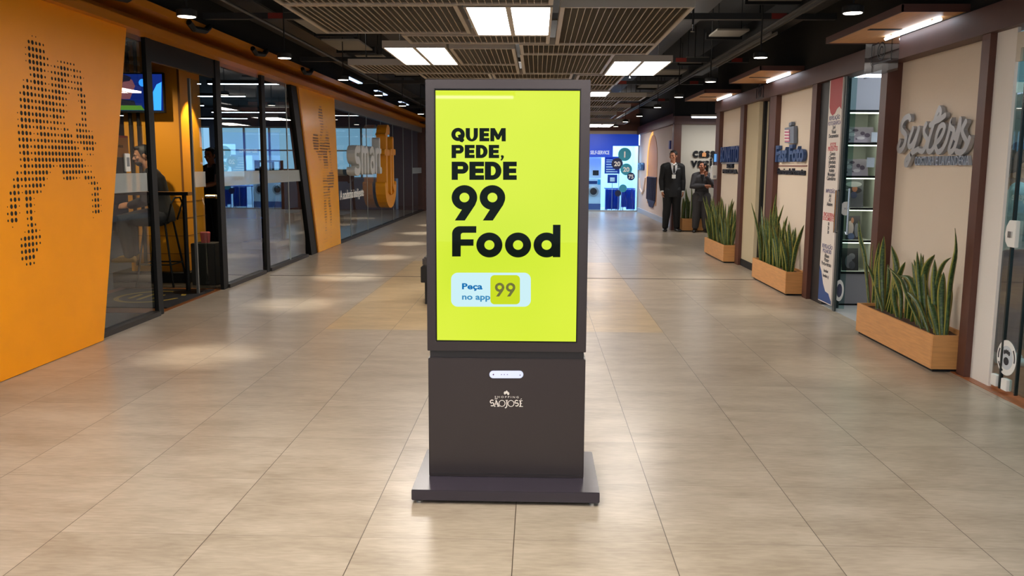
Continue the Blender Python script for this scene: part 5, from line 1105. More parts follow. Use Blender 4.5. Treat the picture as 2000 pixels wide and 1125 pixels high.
def gE(m, x0, x1, y0, y1, w_, h_): sp(m, [(x0, y0), (x1, y0), (x1, y0+h_), (x0+w_, y0+h_), (x0+w_, (y0+y1-h_)/2), (x1-1, (y0+y1-h_)/2), (x1-1, (y0+y1+h_)/2), (x0+w_, (y0+y1+h_)/2), (x0+w_, y1-h_), (x1, y1-h_), (x1, y1), (x0, y1)])
def ap(cx, cy, rx, ry, a0, a1, n=16): return [(cx+rx*math.cos(math.radians(a0+(a1-a0)*k/n)), cy-ry*math.sin(math.radians(a0+(a1-a0)*k/n))) for k in range(n+1)]
def gP(m, x0, x1, y0, y1, w_, h_):
    yb = y0+(y1-y0)*.66; ry = (yb-y0)/2; rx = min(ry, (x1-x0)*.5); cx = x1-rx; cy = (y0+yb)/2
    o = [(x0, y0)]+ap(cx, cy, rx, ry, 90, -90, 14)+[(x0, yb)]
    iy = ry-h_; ix = max(1, rx-w_); i = [(x0+w_, cy-iy)]+ap(max(cx, x0+w_), cy, ix, iy, 90, -90, 14)+[(x0+w_, cy+iy)]
    sring(m, o, i); sp(m, [(x0, yb-h_*.5), (x0+w_, yb-h_*.5), (x0+w_, y1), (x0, y1)])
def gD(m, x0, x1, y0, y1, w_, h_):
    ry = (y1-y0)/2; rx = min(ry, (x1-x0)*.62); cx = x1-rx; cy = (y0+y1)/2
    o = [(x0, y0)]+ap(cx, cy, rx, ry, 90, -90, 16)+[(x0, y1)]; iy = ry-h_; ix = rx-w_*.95
    i = [(x0+w_, cy-iy)]+ap(max(cx, x0+w_), cy, ix, iy, 90, -90, 16)+[(x0+w_, cy+iy)]; sring(m, o, i)
def gU(m, x0, x1, y0, y1, w_):
    rx = (x1-x0)/2; ry = (y1-y0)*.48; cx = (x0+x1)/2; cy = y1-ry
    o = [(x0, y0)]+ap(cx, cy, rx, ry, 180, 360, 14)+[(x1, y0)]; i = [(x1-w_, y0)]+ap(cx, cy, rx-w_, ry*.62, 360, 180, 14)+[(x0+w_, y0)]; sp(m, o+i)
def W(m): m.build('advert_word', INK, scr, label='heavy black advert lettering')
m = MB()
# QUEM
q0 = ap(894.7, 262.6, 13.2, 13.0, 0, 345, 23); q1 = ap(894.7, 262.6, 5.2, 5.9, 0, 345, 23); sring(m, q0, q1); sp(m, [(894, 264), (901, 262), (907, 274), (903, 278.2), (898, 276.5)])
gU(m, 909.6, 933.4, 250.2, 276.3, 8.2); gE(m, 936.4, 955.6, 250.2, 276, 9, 6.6)
sp(m, [(957.5, 276), (957.8, 250.2), (966.3, 250.2), (973, 262.5), (979.3, 250.2), (987.7, 250.2), (987.8, 276.1), (979.8, 276.1), (979.8, 264.2), (975, 272.8), (970.5, 272.8), (965.4, 264.2), (965.4, 276)])
W(m); m = MB()
gP(m, 882, 905.8, 283, 308.8, 8.8, 6.6); gE(m, 907.8, 927, 283, 308.8, 9, 6.6); gD(m, 929.5, 952.4, 283, 308.8, 8.8, 6.6); gE(m, 954.6, 974.8, 283, 308.8, 9, 6.6)
sp(m, [(978, 304.4), (980.5, 302.8), (984, 304.3), (984, 307.5), (982, 311.5), (979, 314), (977.5, 312.5), (979.6, 309)])
W(m); m = MB()
gP(m, 882.2, 915, 315.8, 351.3, 12, 9); gE(m, 916.8, 945.4, 315.8, 351.3, 12, 9); gD(m, 947, 979.4, 315.8, 351.3, 12, 9); gE(m, 982.6, 1009.2, 315.8, 351.3, 12, 9)
W(m); m = MB()
for dx in (0, 54.7):
    sring(m, ap(907.1+dx, 385.8, 25, 24.2, 0, 350, 35), ap(907.1+dx, 385.8, 9.6, 9.3, 0, 350, 35))
    sp(m, [(931.6+dx, 391), (928, 400.5), (907.8, 430.7), (888.3, 430.7), (902, 409.6), (911, 403), (920, 391)] if dx == 0 else [(931.6+dx, 391), (928+dx, 400.5), (907.8+dx, 430.7), (888.3+dx, 430.7), (902+dx, 409.6), (911+dx, 403), (920+dx, 391)])
W(m); m = MB()
sp(m, [(883, 501), (883, 456)]+ap(898, 456.5, 15, 14.8, 180, 90, 8)+[(930.4, 441.7), (930.2, 454.7), (905, 454.7)]+ap(905, 459, 5, 4.3, 90, 180, 5)+[(900, 467.4), (925, 467.4), (924.8, 480), (900, 480), (899.8, 501)])
for cx in (955.8, 1011.8, 1067.6): sring(m, ap(cx, 478.5, 25.5, 24.4, 0, 350, 35), ap(cx, 478.5, 9.8, 9.4, 0, 350, 35))
sp(m, [(1080, 439), (1094.8, 439), (1094.3, 502.3), (1079.6, 502.3)])
W(m)
def rr(x0, x1, y0, y1, r):
    return ap(x1-r, y0+r, r, r, 0, 90, 7)+ap(x0+r, y0+r, r, r, 90, 180, 7)+ap(x0+r, y1-r, r, r, 180, 270, 7)+ap(x1-r, y1-r, r, r, 270, 360, 7)
m = MB(); m.prism(FS, [SPX(*p) for p in rr(881, 1036.8, 532.6, 599, 13)], 0, .0004); wbt = m.build('white_button', emis('scr_white', (208, 243, 250), .98), scr)
m = MB(); m.prism(FS, [SPX(*p) for p in rr(957.8, 1015.6, 537.3, 594.3, 8)], .0004, .0008); m.build('app_square', emis('scr_lime2', (208, 228, 40), .95), scr)
m = MB()
for dx in (0, 21.4):
    m.ring2(FS, [SPX(*p) for p in ap(975.9+dx, 561.2, 9.2, 8.9, 0, 345, 23)], [SPX(*p) for p in ap(975.9+dx, 561.2, 4.2, 4.1, 0, 345, 23)], .0008, .0011)
    m.prism(FS, [SPX(*p) for p in [(984.8+dx, 563.5), (983+dx, 567.5), (975+dx, 579), (968.8+dx, 579), (975.5+dx, 569.5), (980+dx, 569)]], .0008, .00112)
m.build('app_numerals', mat('scr_olive', (86, 88, 40), .06, emit=(86, 92, 40), es=.5), scr)
def kt(m, txt, px, py, pr_, size, d0, d1, bold, fr_y, sx=1):
    p = on_y(px, py, fr_y); q = on_y(pr_, py, fr_y); n0 = len(m.v)
    m.text((Vector((p.x, fr_y, p.z)), X_, Z_, -Y_), txt, size, d0, d1, bold=bold)
    xs = [v[0] for v in m.v[n0:]]; k = (q.x-p.x)/(max(xs)-min(xs)); x0 = min(xs); m.v[n0:] = [(p.x+(v[0]-x0)*k, v[1], v[2]) for v in m.v[n0:]]
m = MB(); kt(m, 'Peça', 902.5, 564.5, 942.5, .036, .0005, .0009, .03, SY0); m.build('button_text', emis('scr_blue', (16, 116, 186), .9), scr)
m = MB(); kt(m, 'no app', 902.5, 584.8, 957.5, .036, .0003, .0007, .028, SY0); m.build('button_text', emis('scr_blue2', (70, 150, 200), .9), scr)
# sensor bar and mall logo on the lower cabinet
m = MB(); KX = lambda x, y: (lambda p: (p.x, p.z))(on_y(x, y, KY)); FK = FC(KY)
m.prism(FK, [KX(*p) for p in ap(1014.5, 731.2, 8.3, 8.3, -90, 90, 12)+ap(963.5, 731.2, 8.3, 8.3, 90, 270, 12)], 0, .001); m.build('sensor_rim', mat('sensor_navy', (24, 26, 50), .3), cab)
m = MB(); m.prism(FK, [KX(*p) for p in ap(1014.8, 731.2, 7.3, 7.3, -90, 90, 12)+ap(963.3, 731.2, 7.3, 7.3, 90, 270, 12)], .001, .002); m.build('sensor_window', mat('sensor_white', (214, 222, 240), .3, emit=(200, 212, 240), es=.35), cab, label='white pill shaped sensor window')
m = MB()
for x, r in ((963.7, 1.4), (979.4, .9), (985, .9), (991, .9), (1015.8, 1.1)): m.prism(FK, [KX(*p) for p in ap(x, 731.3+(1 if x > 1000 else 0), r, r, 0, 330, 11)], .002, .0026)
m.build('sensor_dots', mat('sensor_dot', (90, 40, 90), .3), cab)
LW_ = mat('logo_white', (236, 228, 220), .5)
m = MB(); kt(m, 'S H O P P I N G', 966.3, 777.0, 1013, .0125, 0, .0006, 0, KY); m.build('logo_small_text', LW_, cab)
m = MB()
def kst(pts, w_, d=.0006): LAY[0] += 1; m.stroke(FK, [KX(*p) for p in pts], w_, 0, d+.00001*(LAY[0] % 30), cap=False)
def bar(x0, x1, y0, y1): LAY[0] += 1; m.prism(FK, [KX(*p) for p in ((x0, y0), (x1, y0), (x1, y1), (x0, y1))], 0, .0006+.00001*(LAY[0] % 30))
kst(ap(961, 784.5, 3.4, 3.2, 40, 240, 8)+ap(961, 789.4, 3.5, 3.2, 70, -130, 8), .0042)
kst([(965.8, 793.5), (969.2, 781.3)], .0026); kst([(968.6, 781.3), (973.6, 793.5)], .0052); bar(967.5, 972, 788.6, 789.8); bar(964.5, 968, 793, 794.2); bar(971, 975.8, 793, 794.2)
kst([(966.3, 779.5), (968, 778.2), (970, 779.2), (971.8, 778)], .0022)
m.ring2(FK, [KX(*p) for p in ap(980.4, 787.8, 6.6, 6.5, 0, 350, 23)], [KX(*p) for p in ap(980.4, 787.8, 5.2, 5.4, 0, 350, 23)], 0, .0006)
kst([(989.9, 781.5), (989.9, 793), (988.7, 795.6), (986.2, 796.8)], .0046); bar(987.2, 991.8, 781.3, 782.3)
m.ring2(FK, [KX(*p) for p in ap(998, 788, 6.6, 6.5, 0, 350, 23)], [KX(*p) for p in ap(998, 788, 5.2, 5.4, 0, 350, 23)], 0, .0006)
kst(ap(1009, 784.9, 3.2, 3.1, 40, 240, 8)+ap(1009, 789.8, 3.3, 3.1, 70, -130, 8), .0042)
bar(1015.2, 1017.6, 782.2, 794.3); bar(1013.8, 1020.6, 782.0, 783.2); bar(1015, 1019.3, 787.4, 788.5); bar(1013.8, 1021.4, 793.3, 794.5); kst([(1016.6, 780.4), (1019, 778.4)], .002)
m.build('logo_name', LW_, cab, label='white serif mall name'); m = MB()
for x, y, a in ((986.2, 767.5, -12), (989.6, 765.8, 5), (992.6, 768.6, 14)):
    m.prism(FK, [KX(x+2.2*math.cos(math.radians(k*30)), y+3.0*math.sin(math.radians(k*30))) for k in range(12)], 0, .0006+.00003*a/14+.00005)
m.build('logo_mark', LW_, cab, label='small white leaf mark of the mall logo')
m = MB(); m.box((KL+.012, KY-.0008, .075), (KR-.012, KY, .078)); m.build('seam_line', mat('kiosk_neck', (44, 40, 42), .4), cab)

# ================================================================== people
def remesh(name, m, mtl, parent, vox=.007, sm=4, label=None):
    me = m.mesh('tmp', mtl); bm = bmesh.new(); bm.from_mesh(me); bmesh.ops.recalc_face_normals(bm, faces=bm.faces); bm.to_mesh(me); bm.free()
    ob = bpy.data.objects.new('tmp', me); COL.objects.link(ob)
    r = ob.modifiers.new('r', 'REMESH'); r.mode = 'VOXEL'; r.voxel_size = vox; r.use_smooth_shade = True
    s_ = ob.modifiers.new('s', 'SMOOTH'); s_.factor = .5; s_.iterations = sm
    bpy.context.view_layer.update()
    me2 = bpy.data.meshes.new_from_object(ob.evaluated_get(bpy.context.evaluated_depsgraph_get()))
    bpy.data.objects.remove(ob)
    for p in me2.polygons: p.use_smooth = True
    me2.materials.clear(); me2.materials.append(mtl)
    o = bpy.data.objects.new(name, me2); COL.objects.link(o); o.parent = parent
    if label: o['label'] = label
    return o
def limb(m, pts, rad, flat=None, ref=Vector((0, 1, 0)), n=14):
    P = [Vector(p) for p in pts]; rings = []
    for i, p in enumerate(P):
        T = (P[min(len(P)-1, i+1)]-P[max(0, i-1)]).normalized(); X = T.cross(ref)
        X = X.normalized() if X.length > .05 else T.orthogonal().normalized(); Y = X.cross(T).normalized()
        rx, ry = rad[i] if isinstance(rad[i], tuple) else (rad[i], rad[i])
        if i == 0:
            for f_ in (.55, .85): rings.append((p-T*min(rx, ry)*math.sqrt(1-f_*f_)*.8, rx*f_, ry*f_, X, Y))
        rings.append((p, rx, ry, X, Y))
        if i == len(P)-1:
            for f_ in (.85, .55): rings.append((p+T*min(rx, ry)*math.sqrt(1-f_*f_)*.8, rx*f_, ry*f_, X, Y))
    m.loft(rings, n)
def lerp(a, b, t): return Vector(a)*(1-t)+Vector(b)*t
def arm(m, S, E_, W, k=1.0, g=0, stop=1.0):
    pts = [lerp(S, E_, 0), lerp(S, E_, .25), lerp(S, E_, .6), E_, lerp(E_, W, .25), lerp(E_, W, .7), lerp(E_, W, stop)]
    limb(m, pts, [.056*k+g, .052*k+g, .045*k+g, .041*k+g, .041*k+g, .032*k+g, .026*k+g])
def leg(m, H_, K, A, k=1.0, g=0):
    pts = [H_, lerp(H_, K, .3), lerp(H_, K, .7), K, lerp(K, A, .25), lerp(K, A, .65), A]
    limb(m, pts, [.088*k+g, .082*k+g, .064*k+g, .055*k+g, .056*k+g, .043*k+g, .036*k+g])
def hand(m, W, D, N_, side, curl=.5, k=1.0):
    D = Vector(D).normalized(); N_ = Vector(N_); N_ = (N_-D*N_.dot(D)).normalized(); S_ = D.cross(N_).normalized()*side; W = Vector(W)
    rings = [(W-D*.01, .026*k, .018*k, S_, N_), (W+D*.03*k, .034*k, .016*k, S_, N_), (W+D*.07*k, .041*k, .015*k, S_, N_), (W+D*.092*k, .038*k, .012*k, S_, N_)]; m.loft(rings, 12)
    for i, (o, L_) in enumerate(((-.030, .066), (-.010, .076), (.010, .071), (.029, .056))):
        b = W+D*.085*k+S_*o*k; a1, a2, a3 = curl*.5, curl*1.1+.08*i, curl*1.6+.08*i; p = [b]; d_ = b
        for a, f_ in ((a1, .42), (a2, .32), (a3, .26)): d_ = d_+(D*math.cos(a)+N_*math.sin(a))*L_*f_*k; p.append(d_)
        limb(m, p, [.0095*k, .009*k, .0085*k, .0072*k], n=8)
    b = W+D*.025*k-S_*.026*k; p = [b, b+(D*.7-S_*.65+N_*.25).normalized()*.036*k, b+(D*.7-S_*.65+N_*.25).normalized()*.036*k+(D*.9-S_*.2+N_*.4).normalized()*.03*k]
    p.append(p[-1]+(D+N_*.4).normalized()*.022*k); limb(m, p, [.013*k, .0115*k, .010*k, .0085*k], n=8)
def head(m, c, R, k=1.0):
    f_ = lambda x, y, z: Vector(c)+R @ Vector((x*k, y*k, z*k))
    m.ell(f_(0, .012, .022), (.074*k, .092*k, .092*k), R, 20, 14); m.ell(f_(0, -.022, -.035), (.060*k, .066*k, .078*k), R, 18, 12); m.ell(f_(0, -.052, -.088), (.030*k, .028*k, .024*k), R)
    m.ell(f_(0, -.078, .022), (.052*k, .014*k, .014*k), R); limb(m, [f_(0, -.078, .02), f_(0, -.092, -.005), f_(0, -.102, -.024)], [.009*k, .011*k, .014*k], n=10)
    for s_ in (-1, 1):
        m.ell(f_(s_*.013, -.091, -.028), (.009*k, .009*k, .008*k), R, 8, 6); m.ell(f_(s_*.045, -.066, -.018), (.020*k, .018*k, .018*k), R, 10, 8); m.ell(f_(s_*.076, .008, -.005), (.010*k, .019*k, .031*k), R, 10, 8)
    m.ell(f_(0, -.083, -.052), (.024*k, .010*k, .008*k), R, 10, 6); m.ell(f_(0, -.080, -.066), (.020*k, .010*k, .008*k), R, 10, 6)
def face(t, c, R, k=1.0, smile=False, brow=HAIR, lip=(140, 78, 70)):
    f_ = lambda x, y, z: Vector(c)+R @ Vector((x*k, y*k, z*k))
    m = MB()
    for s_ in (-1, 1): m.ell(f_(s_*.030, -.081, .004), (.0125*k, .008*k, .0075*k), R, 10, 8)
    m.build('eyes', mat('eye_white', (180, 168, 158), .4), t, True, local=True)
    m = MB()
    for s_ in (-1, 1): m.ell(f_(s_*.030, -.0872, .004), (.0055*k, .004*k, .006*k), R, 8, 6)
    m.build('irises', HAIR, t, True, local=True)
    m = MB()
    for s_ in (-1, 1): limb(m, [f_(s_*.014, -.092, .024), f_(s_*.030, -.090, .029), f_(s_*.046, -.080, .024)], [(.004*k, .003*k)]*3, n=6)
    m.build('eyebrows', brow, t, True, local=True)
    m = MB(); limb(m, [f_(-.024, -.082, -.058+.006*smile), f_(0, -.094, -.061), f_(.024, -.082, -.058+.006*smile)], [.003*k, .0065*k, .003*k], n=8); m.build('lips', mat('lip_%d' % lip[0], lip, .45), t, True, local=True)
    if smile:
        m = MB(); limb(m, [f_(-.019, -.087, -.0565), f_(0, -.099, -.0605), f_(.019, -.087, -.0565)], [.0022*k, .0035*k, .0022*k], n=6); m.build('teeth', WHITEP, t, True, local=True)
def hairlock(m, c, R, k=1.0, up=.0, short=True):
    f_ = lambda x, y, z: Vector(c)+R @ Vector((x*k, y*k, z*k))
    m.ell(f_(0, .030, .046), (.083*k, .093*k, .084*k), R, 20, 14)
    for s_ in (-1, 1): m.ell(f_(s_*.064, .002, .045), (.019*k, .040*k, .040*k), R, 12, 8); m.ell(f_(s_*.071, -.018, .012), (.008*k, .012*k, .026*k), R, 10, 8)
    if short: m.ell(f_(0, -.030, .098), (.056*k, .050*k, .022*k), R, 16, 10); m.ell(f_(0, .05, -.01), (.068*k, .052*k, .065*k), R, 16, 10)
def shoe(m, A, D, L_=.27, w_=.048, h=.05):
    D = Vector(D).normalized(); S_ = Vector((-D.y, D.x, 0)); A = Vector(A); g = Vector((A.x, A.y, 0))
    rings = [(g-D*.075+Z_*.03, .02, .025, S_, Z_), (g-D*.06+Z_*.04, w_*.8, .04, S_, Z_), (g+Z_*.045, w_*.85, .045, S_, Z_), (g+D*.07+Z_*.036, w_, .036, S_, Z_), (g+D*(L_-.12)+Z_*.028, w_*1.02, .028, S_, Z_), (g+D*(L_-.085)+Z_*.022, w_*.7, .02, S_, Z_), (g+D*(L_-.075)+Z_*.018, w_*.3, .012, S_, Z_)]
    m.loft(rings, 14)
def torso(m, pelvis, neck, X, widths, ref=None):
    pelvis, neck = Vector(pelvis), Vector(neck); T = (neck-pelvis).normalized(); X = Vector(X).normalized(); Y = T.cross(X).normalized()
    m.loft([(pelvis+(neck-pelvis)*t_, rx, ry, X, Y) for t_, rx, ry in widths], 22)
BODYW = [(-.16, .10, .07), (-.10, .155, .105), (0, .165, .115), (.22, .145, .105), (.42, .14, .10), (.62, .16, .112), (.78, .165, .11), (.88, .14, .085), (.95, .085, .062), (1.02, .056, .055), (1.12, .052, .055)]
def RZ(a, tilt=0, roll=0): return (Matrix.Rotation(math.radians(a), 3, 'Z') @ Matrix.Rotation(math.radians(tilt), 3, 'X') @ Matrix.Rotation(math.radians(roll), 3, 'Y'))
def person(lab, loc, rotz, J, skin, headrot, hands, parts, k=1.0, vox=.0065):
    t = thing('person', lab, 'person', loc, None, math.radians(rotz)); bpy.context.view_layer.update()
    m = MB(); X = J.get('X', (1, 0, 0)); torso(m, J['pelvis'], J['neck'], X, BODYW)
    limb(m, [J['neck'], lerp(J['neck'], J['head'], .45), Vector(J['head'])+Vector((0, .01, -.03))], [.058, .054, .052]); head(m, J['head'], headrot, k)
    for s_ in 'lr':
        limb(m, [lerp(J['neck'], J['sh'+s_], .4), J['sh'+s_]], [.055, .058]); arm(m, J['sh'+s_], J['el'+s_], J['wr'+s_]); leg(m, J['hp'+s_], J['kn'+s_], J['an'+s_]); shoe(m, J['an'+s_], J.get('toe'+s_, (0, -1, 0)), .25, .04)
    for args in hands: hand(m, *args)
    remesh('body', m, skin, t, vox, 2)
    return t
def stand(h=1.8, sw=.195, hw=.09, fw_=.11, armout=.06):
    f_ = h/1.8
    J = dict(pelvis=(0, 0, .95*f_), neck=(0, .015, 1.50*f_), head=(0, -.01, 1.672*f_))
    for s_, q in (('l', 1), ('r', -1)):
        J['sh'+s_] = (q*sw*f_, .015, 1.435*f_); J['el'+s_] = (q*(sw+armout)*f_, .03, 1.14*f_); J['wr'+s_] = (q*(sw+armout*.9)*f_, -.04, .90*f_)
        J['hp'+s_] = (q*hw*f_, 0, .92*f_); J['kn'+s_] = (q*(hw+fw_)/2*f_, -.015, .50*f_); J['an'+s_] = (q*fw_*f_, .01, .085*f_); J['toe'+s_] = (q*.25, -1, 0)
    return J

# --- man in black suit
J = stand(1.80, .195, .09, .13, .045)
HR = RZ(-38, 4)
t = person('smiling person in black suit, white shirt and lanyard looking left', (3.0, 19.62, 0), 4, J, SKIN, HR, [(J['wrl'], (-.05, -.15, -1), (-1, 0, 0), 1, .55), (J['wrr'], (.05, -.15, -1), (1, 0, 0), -1, .55)], None)
m = MB(); torso(m, J['pelvis'], J['neck'], X_, [(-.34, .19, .135), (-.2, .19, .135), (0, .185, .132), (.22, .172, .125), (.45, .178, .125), (.66, .195, .135), (.80, .20, .13), (.89, .165, .10), (.96, .09, .07)])
for s_ in 'lr': limb(m, [lerp(J['neck'], J['sh'+s_], .45), J['sh'+s_]], [.068, .076]); arm(m, J['sh'+s_], J['el'+s_], J['wr'+s_], 1.12, .018, .93)
BLK = mat('suit_black', (16, 16, 19), .75)
remesh('suit_jacket', m, BLK, t, .008)
m = MB(); torso(m, J['pelvis'], J['neck'], X_, [(-.18, .12, .10), (-.1, .175, .125), (0, .18, .13)])
for s_ in 'lr': leg(m, J['hp'+s_], J['kn'+s_], (J['an'+s_][0], J['an'+s_][1], .10), 1.08, .03)
remesh('trousers', m, BLK, t, .008)
m = MB(); [shoe(m, J['an'+s_], J['toe'+s_], .29, .05) for s_ in 'lr']; remesh('shoes', m, mat('shoe_black', (20, 19, 19), .3), t, .007)
m = MB()
for s_ in 'lr': W = Vector(J['wr'+s_]); E_ = Vector(J['el'+s_]); D = (W-E_).normalized(); limb(m, [W-D*.035, W+D*.012], [.040, .038])
m.build('shirt_cuffs', WHITEP, t, True, local=True)
fr = (Vector((0, -.115, 0)), X_, Vector((0, .12, 1)).normalized(), Vector((0, -1, .12)).normalized())
m = MB(); m.prism((Vector((0, -.135, 0)), X_, Z_, -Y_), [(-.062, 1.47), (.062, 1.47), (.055, 1.40), (0, 1.16), (-.055, 1.40)], -.05, .004)
limb(m, [(-.05, -.06, 1.51), (-.02, -.075, 1.49), (0, -.085, 1.46)], [.017]*3, n=8); limb(m, [(.05, -.06, 1.51), (.02, -.075, 1.49), (0, -.085, 1.46)], [.017]*3, n=8); limb(m, [(-.055, 0, 1.515), (0, .06, 1.52), (.055, 0, 1.515)], [.02]*3, n=8)
m.build('shirt_front', mat('shirt_white', (228, 224, 220), .7), t, local=True)
m = MB(); m.prism((Vector((0, -.140, 0)), X_, Z_, -Y_), [(-.018, 1.47), (.018, 1.47), (.013, 1.44), (.028, 1.22), (0, 1.17), (-.028, 1.22), (-.013, 1.44)], 0, .012); m.build('necktie', mat('tie_black', (22, 22, 28), .5), t, local=True)
m = MB(); m.tube([(-.062, -.10, 1.50), (-.052, -.150, 1.38), (-.012, -.162, 1.27)], .007, 6); m.tube([(.068, -.10, 1.50), (.056, -.150, 1.38), (-.006, -.162, 1.27)], .007, 6); m.build('lanyard', mat('lanyard_grey', (190, 195, 205), .6), t, True, local=True)
MB().box((-.052, -.172, 1.18), (.032, -.166, 1.265)).build('id_badge', WHITEP, t, local=True, bevel=.002); MB().box((.07, -.158, 1.385), (.125, -.150, 1.405)).build('name_pin', SILVER, t, local=True)
face(t, J['head'], HR, 1, True)
m = MB(); hairlock(m, J['head'], HR); remesh('hair', m, HAIR, t, .006, 2)
m = MB(); m.lathe((J['wrr'][0], J['wrr'][1], J['wrr'][2]), [(.030, -.008), (.032, 0), (.030, .008)], 12); m.build('wristwatch', SILVER, t, local=True)

# --- woman in grey
J = stand(1.56, .175, .085, .13, .03); f_ = 1.56/1.8
J['ell'] = (.235, -.05, 1.02); J['wrl'] = (.075, -.185, 1.245); J['elr'] = (-.215, -.05, 1.0); J['wrr'] = (.06, -.20, 1.03)
HR = RZ(-42, -4)
GR = mat('suit_grey', (64, 62, 66), .8)
t = person('person in grey suit with dark ponytail, hand raised to chin', (3.62, 19.42, 0), -8, J, SKIN2, HR, [(J['wrl'], (-.35, -.1, 1), (0, -1, .2), -1, .9, .9), (J['wrr'], (1, -.05, -.12), (0, 1, 0), 1, .5, .9)], None, .93)
m = MB(); torso(m, J['pelvis'], J['neck'], X_, [(-.30, .185, .14), (-.1, .178, .13), (.10, .158, .12), (.22, .148, .112), (.45, .158, .118), (.66, .172, .125), (.80, .172, .12), (.89, .145, .095), (.95, .085, .068)])
for s_ in 'lr': limb(m, [lerp(J['neck'], J['sh'+s_], .45), J['sh'+s_]], [.062, .068]); arm(m, J['sh'+s_], J['el'+s_], J['wr'+s_], 1.1, .015, .92)
remesh('suit_jacket', m, GR, t, .008)
m = MB(); m.loft([(lerp(J['pelvis'], J['neck'], v), .156, .119, X_, Y_) for v in (.16, .21)], 22); m.box((-.02, -.13, 1.0), (.02, -.115, 1.05)); m.build('belt', mat('belt_dark', (34, 33, 36), .5), t, True, local=True)
m = MB(); torso(m, J['pelvis'], J['neck'], X_, [(-.18, .12, .10), (-.1, .168, .125), (0, .17, .125)])
for s_ in 'lr': leg(m, J['hp'+s_], J['kn'+s_], (J['an'+s_][0], J['an'+s_][1], .12), 1.1, .034)
remesh('trousers', m, mat('trouser_grey', (70, 68, 70), .85), t, .008)
m = MB(); [shoe(m, J['an'+s_], J['toe'+s_], .26, .05) for s_ in 'lr']; [limb(m, [(J['an'+s_][0], J['an'+s_][1], .04), (J['an'+s_][0], J['an'+s_][1], .15)], [.05, .052]) for s_ in 'lr']; remesh('boots', m, mat('shoe_black', (20, 19, 19), .3), t, .007)
m = MB(); m.prism((Vector((0, -.118, 0)), X_, Z_, -Y_), [(-.045, 1.27), (.045, 1.27), (0, 1.10)], -.03, .012); m.build('black_top', BLK, t, local=True)
face(t, J['head'], HR, .93)
m = MB(); hairlock(m, J['head'], HR, .93)
hc = Vector(J['head']); q = HR @ Vector((0, .10, .05)); p0 = hc+q; limb(m, [p0, p0+Vector((.03, .03, -.05)), p0+Vector((.035, .03, -.15)), p0+Vector((.03, .02, -.26))], [.03, .036, .032, .015]); remesh('hair', m, HAIR, t, .006, 2)

# --- seated man in the gym (profile, facing left)
J = dict(pelvis=(0, 0, .86), neck=(0, -.10, 1.37), head=(0, -.19, 1.535))
for s_, q in (('l', 1), ('r', -1)):
    J['sh'+s_] = (q*.19, -.09, 1.30); J['el'+s_] = (q*.23, -.14, 1.02); J['wr'+s_] = (q*.07, -.36, .95); J['hp'+s_] = (q*.09, 0, .83); J['kn'+s_] = (q*.13, -.42, .80); J['an'+s_] = (q*.12, -.36, .38); J['toe'+s_] = (0, -1, 0)
HR = RZ(22, 10)
def shoe_at(m, A, D):
    n0 = len(m.v); shoe(m, A, D); m.v[n0:] = [(v[0], v[1], v[2]+A[2]-.085) for v in m.v[n0:]]
_sh = shoe
def shoe(m, A, D, *a):
    n0 = len(m.v); _sh(m, A, D, *a); dz = A[2]-.085
    m.v[n0:] = [(v[0], v[1], v[2]+dz) for v in m.v[n0:]]
t = person('bearded person in black seated on the bar stool with clasped hands', (-4.44, 10.2, 0), -78, J, SKIN, HR, [(J['wrl'], (-.35, -1, .0), (-.8, 0, -.6), 1, .7), (J['wrr'], (.35, -1, .05), (.8, 0, -.6), -1, .7)], None)
m = MB(); torso(m, J['pelvis'], J['neck'], X_, [(-.22, .17, .13), (0, .185, .14), (.3, .17, .13), (.66, .19, .135), (.80, .19, .13), (.89, .155, .10), (.96, .085, .07)])
for s_ in 'lr': limb(m, [lerp(J['neck'], J['sh'+s_], .45), J['sh'+s_]], [.066, .073]); arm(m, J['sh'+s_], J['el'+s_], J['wr'+s_], 1.1, .014, .85)
remesh('black_shirt', m, BLK, t, .009)
m = MB(); torso(m, J['pelvis'], J['neck'], X_, [(-.18, .12, .10), (-.1, .175, .125), (0, .18, .13)])
for s_ in 'lr': leg(m, J['hp'+s_], J['kn'+s_], J['an'+s_], 1.06, .022)
remesh('dark_trousers', m, mat('trouser_dark', (34, 36, 40), .8), t, .009)
m = MB(); [shoe(m, J['an'+s_], J['toe'+s_], .28, .05) for s_ in 'lr']; remesh('tan_shoes', m, mat('shoe_tan', (168, 130, 70), .5), t, .008)
face(t, J['head'], HR)
m = MB(); hairlock(m, J['head'], HR); remesh('hair', m, HAIR, t, .006, 2)
m = MB(); f2 = lambda x, y, z: Vector(J['head'])+HR @ Vector((x, y, z)); m.ell(f2(0, -.044, -.076), (.052, .048, .040), HR); m.ell(f2(0, -.084, -.044), (.026, .010, .006), HR); remesh('beard', m, mat('beard_dark', (36, 28, 24), .8), t, .006, 2)

